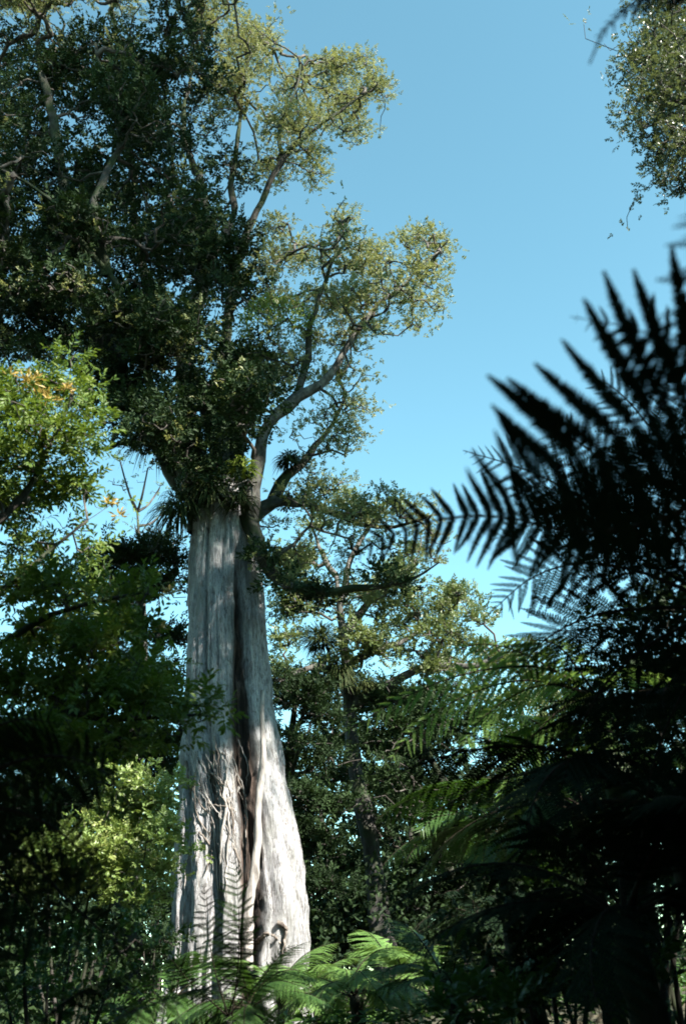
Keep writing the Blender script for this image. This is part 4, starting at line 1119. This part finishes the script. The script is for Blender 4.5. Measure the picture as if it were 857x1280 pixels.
# fern standing in front of the trunk foot: upright fronds with level leaflets
xg, yg, zg = at_px(285, 1262, 9.5); bG = np.array([xg, yg, gz(xg, yg)])
fg = fern_root('fern', 'upright lacy fern silhouetted against the pale foot of the trunk', 'fern', bG, (xg, yg, zg - .1), .05, GG)
for pts, Lp, mt in [([(285, 1270, 8.9), (268, 1210, 8.8), (258, 1150, 8.7), (255, 1098, 8.7)], 36, 'fern_shaded'), ([(290, 1270, 8.9), (298, 1200, 9.0), (298, 1130, 9.1), (292, 1068, 9.2)], 38, 'fern'), ([(285, 1270, 8.9), (300, 1215, 8.6), (300, 1170, 8.4), (288, 1130, 8.2)], 36, 'fern_shaded'),
                    ([(285, 1270, 8.9), (330, 1220, 8.9), (350, 1190, 8.9), (372, 1180, 8.9)], 30, 'fern'), ([(285, 1270, 8.9), (240, 1230, 8.7), (215, 1200, 8.6), (195, 1190, 8.6)], 30, 'fern_shaded')]:
    hero(fg, bG, pts, Lp, mt, 22, (RS.uniform(-.5, .5), -.5, .5), .008, .12, .35, parts=True, dip=.32, fine=True, ang=70)

# left: dark fronds near the camera
LG = 'dark ferns on the left'
cH = WD(-70, 1010, 4.0); bH = np.array([cH[0], cH[1], gz(cH[0], cH[1])])
fh = fern_root('tree_fern', 'black tree fern fronds slanting across the lower left', 'tree fern', bH, cH, group=LG)
for pts, Lp in [([(-70, 1010), (0, 960), (70, 945), (130, 965), (165, 1010)], 90), ([(-70, 1010), (0, 1010), (60, 1030), (105, 1070), (130, 1120)], 95), ([(-70, 1010), (-20, 1060), (30, 1120), (70, 1190)], 100), ([(-70, 1010), (-30, 930), (20, 900), (80, 905)], 80), ([(-70, 1010), (-60, 1090), (-30, 1170), (0, 1260)], 100), ([(-70, 1010), (20, 1060), (90, 1130), (150, 1180), (195, 1190)], 80)]:
    hero(fh, bH, [(x, y, 4.0 - .15 * k) for k, (x, y) in enumerate(pts)], Lp, 'fern_shaded', 24, (.2, 0, .6), .012, .1, .4, parts=True, dip=.15)
back_fronds(fh, bH, cH, 1.3, 180)
cI = WD(20, 1330, 3.2); bI = np.array([cI[0], cI[1], min(gz(cI[0], cI[1]), cI[2] - .2)])
fi = fern_root('fern', 'blurred fern frond close by along the bottom edge left of the trunk', 'fern', bI, cI, .05, LG)
for pts, Lp, mt in [([(20, 1330), (110, 1290), (190, 1255), (255, 1235), (300, 1228)], 48, 'fern'), ([(20, 1330), (60, 1270), (120, 1230), (180, 1215)], 60, 'fern_shaded'), ([(20, 1330), (150, 1310), (240, 1290), (330, 1262)], 50, 'fern')]:
    hero(fi, bI, [(x, y, 3.2 + .1 * k) for k, (x, y) in enumerate(pts)], Lp, mt, 22, (0, -.6, 1.5), .008, .1, .4, parts=True, dip=.2, fine=False)

# ------------------------------------------------------------------ forest that closes in around and behind the viewer
def leaf_mass(name, label, cl, leaf, n_per_m3, L, W, kind='stuff', trunks=()):
    mb = MB()
    for b, t, r in trunks:
        tube(mb, smooth_path(np.array([b, (np.array(b) + t) / 2 + RS.normal(size=3) * .2, t]), 10), np.linspace(r, r * .4, 10), 8, .2, mat=1)
    for c, R in cl:
        n = int(n_per_m3 * R * R)
        d = rand_dirs(n); p = np.asarray(c) + d * R * RS.uniform(.3, 1, (n, 1)) ** .5 * np.array([1, 1, .8])
        leaves(mb, p, RS.normal(size=(n, 3)) + d, unit(d * .6 + RS.normal(size=(n, 3)) * .6 + [0, 0, .4]), L * RS.uniform(.6, 1.2, n), W)
    return tag(put(name, mb.mesh(name, [M[leaf], M['dark_bark']])), label, kind=kind)

cl, tr = [], []  # unseen trees, shaped to hold back sky light
for _ in range(1500):
    a = RS.uniform(0, 2 * np.pi); rad = RS.uniform(7, 24)
    x, y = rad * np.cos(a), rad * np.sin(a) + 1
    ang = math.degrees(math.atan2(x, y))
    if -36 < ang < 46: continue
    top = 5.5 if 46 <= ang < 152 else 31                      # low on the right, where the sun comes in
    top = min(top, rad * 1.9)
    if ang < 0 and ang > -80: top = min(top, 22)
    h = RS.uniform(.3, top)
    p = np.array([x, y, h]); vx, vy, vz = proj(p)
    if vz > 0 and -420 < vx < 1300 and vy > -420: continue     # keep out of the view
    cl.append((p, RS.uniform(1.3, 2.3)))
    if len(tr) < 50 and RS.rand() < .1: tr.append(([x, y, -.5], [x + RS.normal() * .4, y, top * .95], .22))
leaf_mass('surrounding_forest', 'dense unseen forest around the viewer, shaped to hold back sky light', cl, 'dark_shade_leaf', 15, .7, .38, trunks=tr)
# tall unseen wood on the right, set there to shade the middle distance
cl, tr = [], []
for k in range(190):
    y = RS.uniform(16.5, 44); x = RS.uniform(13.5 + (y - 15) * .36, 24 + (y - 15) * .3); h = RS.uniform(3, 21)
    cl.append((np.array([x, y, h]), RS.uniform(1.2, 2.2)))
    if k % 10 == 0: tr.append(([x, y, -.5], [x, y, 18], .25))
leaf_mass('unseen_wood', 'tall unseen wood on the right, set there to shade the middle distance', cl, 'dark_shade_leaf', 30, .45, .25, trunks=tr)

# the wood far behind, one mass
cl, tr = [], []
for k in range(600):
    y = RS.uniform(40, 58); x = RS.uniform(-30, 32); h = RS.uniform(0, 1) ** 1.0 * (10.5 + 4 * float(fbm(x * .12, 3.0, 1.0, 3)))
    cl.append((np.array([x, y, h]), RS.uniform(1.2, 2.4)))
    if k % 9 == 0: tr.append(([x, y, -.5], [x + RS.normal() * .6, y, 9], .2))
leaf_mass('far_forest', 'dark wood far behind the giant closing off the horizon', cl, 'dark_shade_leaf', 27, .46, .26, trunks=tr)

# low thicket between the trees behind the giant
cl = []
for k in range(230):
    y = RS.uniform(25, 38); x = RS.uniform(-.5, .5) * y * .95; h = RS.uniform(.2, 3.2)
    if k < 50: y = RS.uniform(19, 26); x = RS.uniform(-.47, -.235) * y; h = RS.uniform(.1, 2.8)
    if abs(x + 2.5) < 2.6 and y < 27: continue
    cl.append((np.array([x, y, h + gz(x, y)]), RS.uniform(.7, 1.3)))
leaf_mass('thicket', 'low dark thicket filling the gaps between the trunks behind the giant', cl, 'dark_shade_leaf', 70, .21, .12)

# undergrowth over the forest floor
def undergrowth():
    mb = MB(); n = 26000
    r = 4 + 34 * RS.rand(n) ** .7; a = RS.uniform(-.62, .62, n)
    x, y = r * np.sin(a), r * np.cos(a)
    z = ground_z(x, y)
    hgt = .12 + .5 * np.clip(fbm(x * .5, y * .5, 9, 3) + .35, 0, 1) * RS.rand(n)
    C = np.stack([x, y, z + hgt], 1)
    leaves(mb, C, np.stack([RS.normal(size=n), RS.normal(size=n), RS.normal(size=n) * .3], 1), np.stack([RS.normal(size=n) * .4, RS.normal(size=n) * .4, np.ones(n)], 1), .16 * RS.uniform(.5, 1.3, n), .07)
    tag(put('undergrowth', mb.mesh('undergrowth', M['fern'])), 'low leafy undergrowth covering the forest floor', kind='stuff')
undergrowth()
print('TRIS', sum(sum(len(p.vertices) - 2 for p in me.polygons) for me in bpy.data.meshes if me.users))
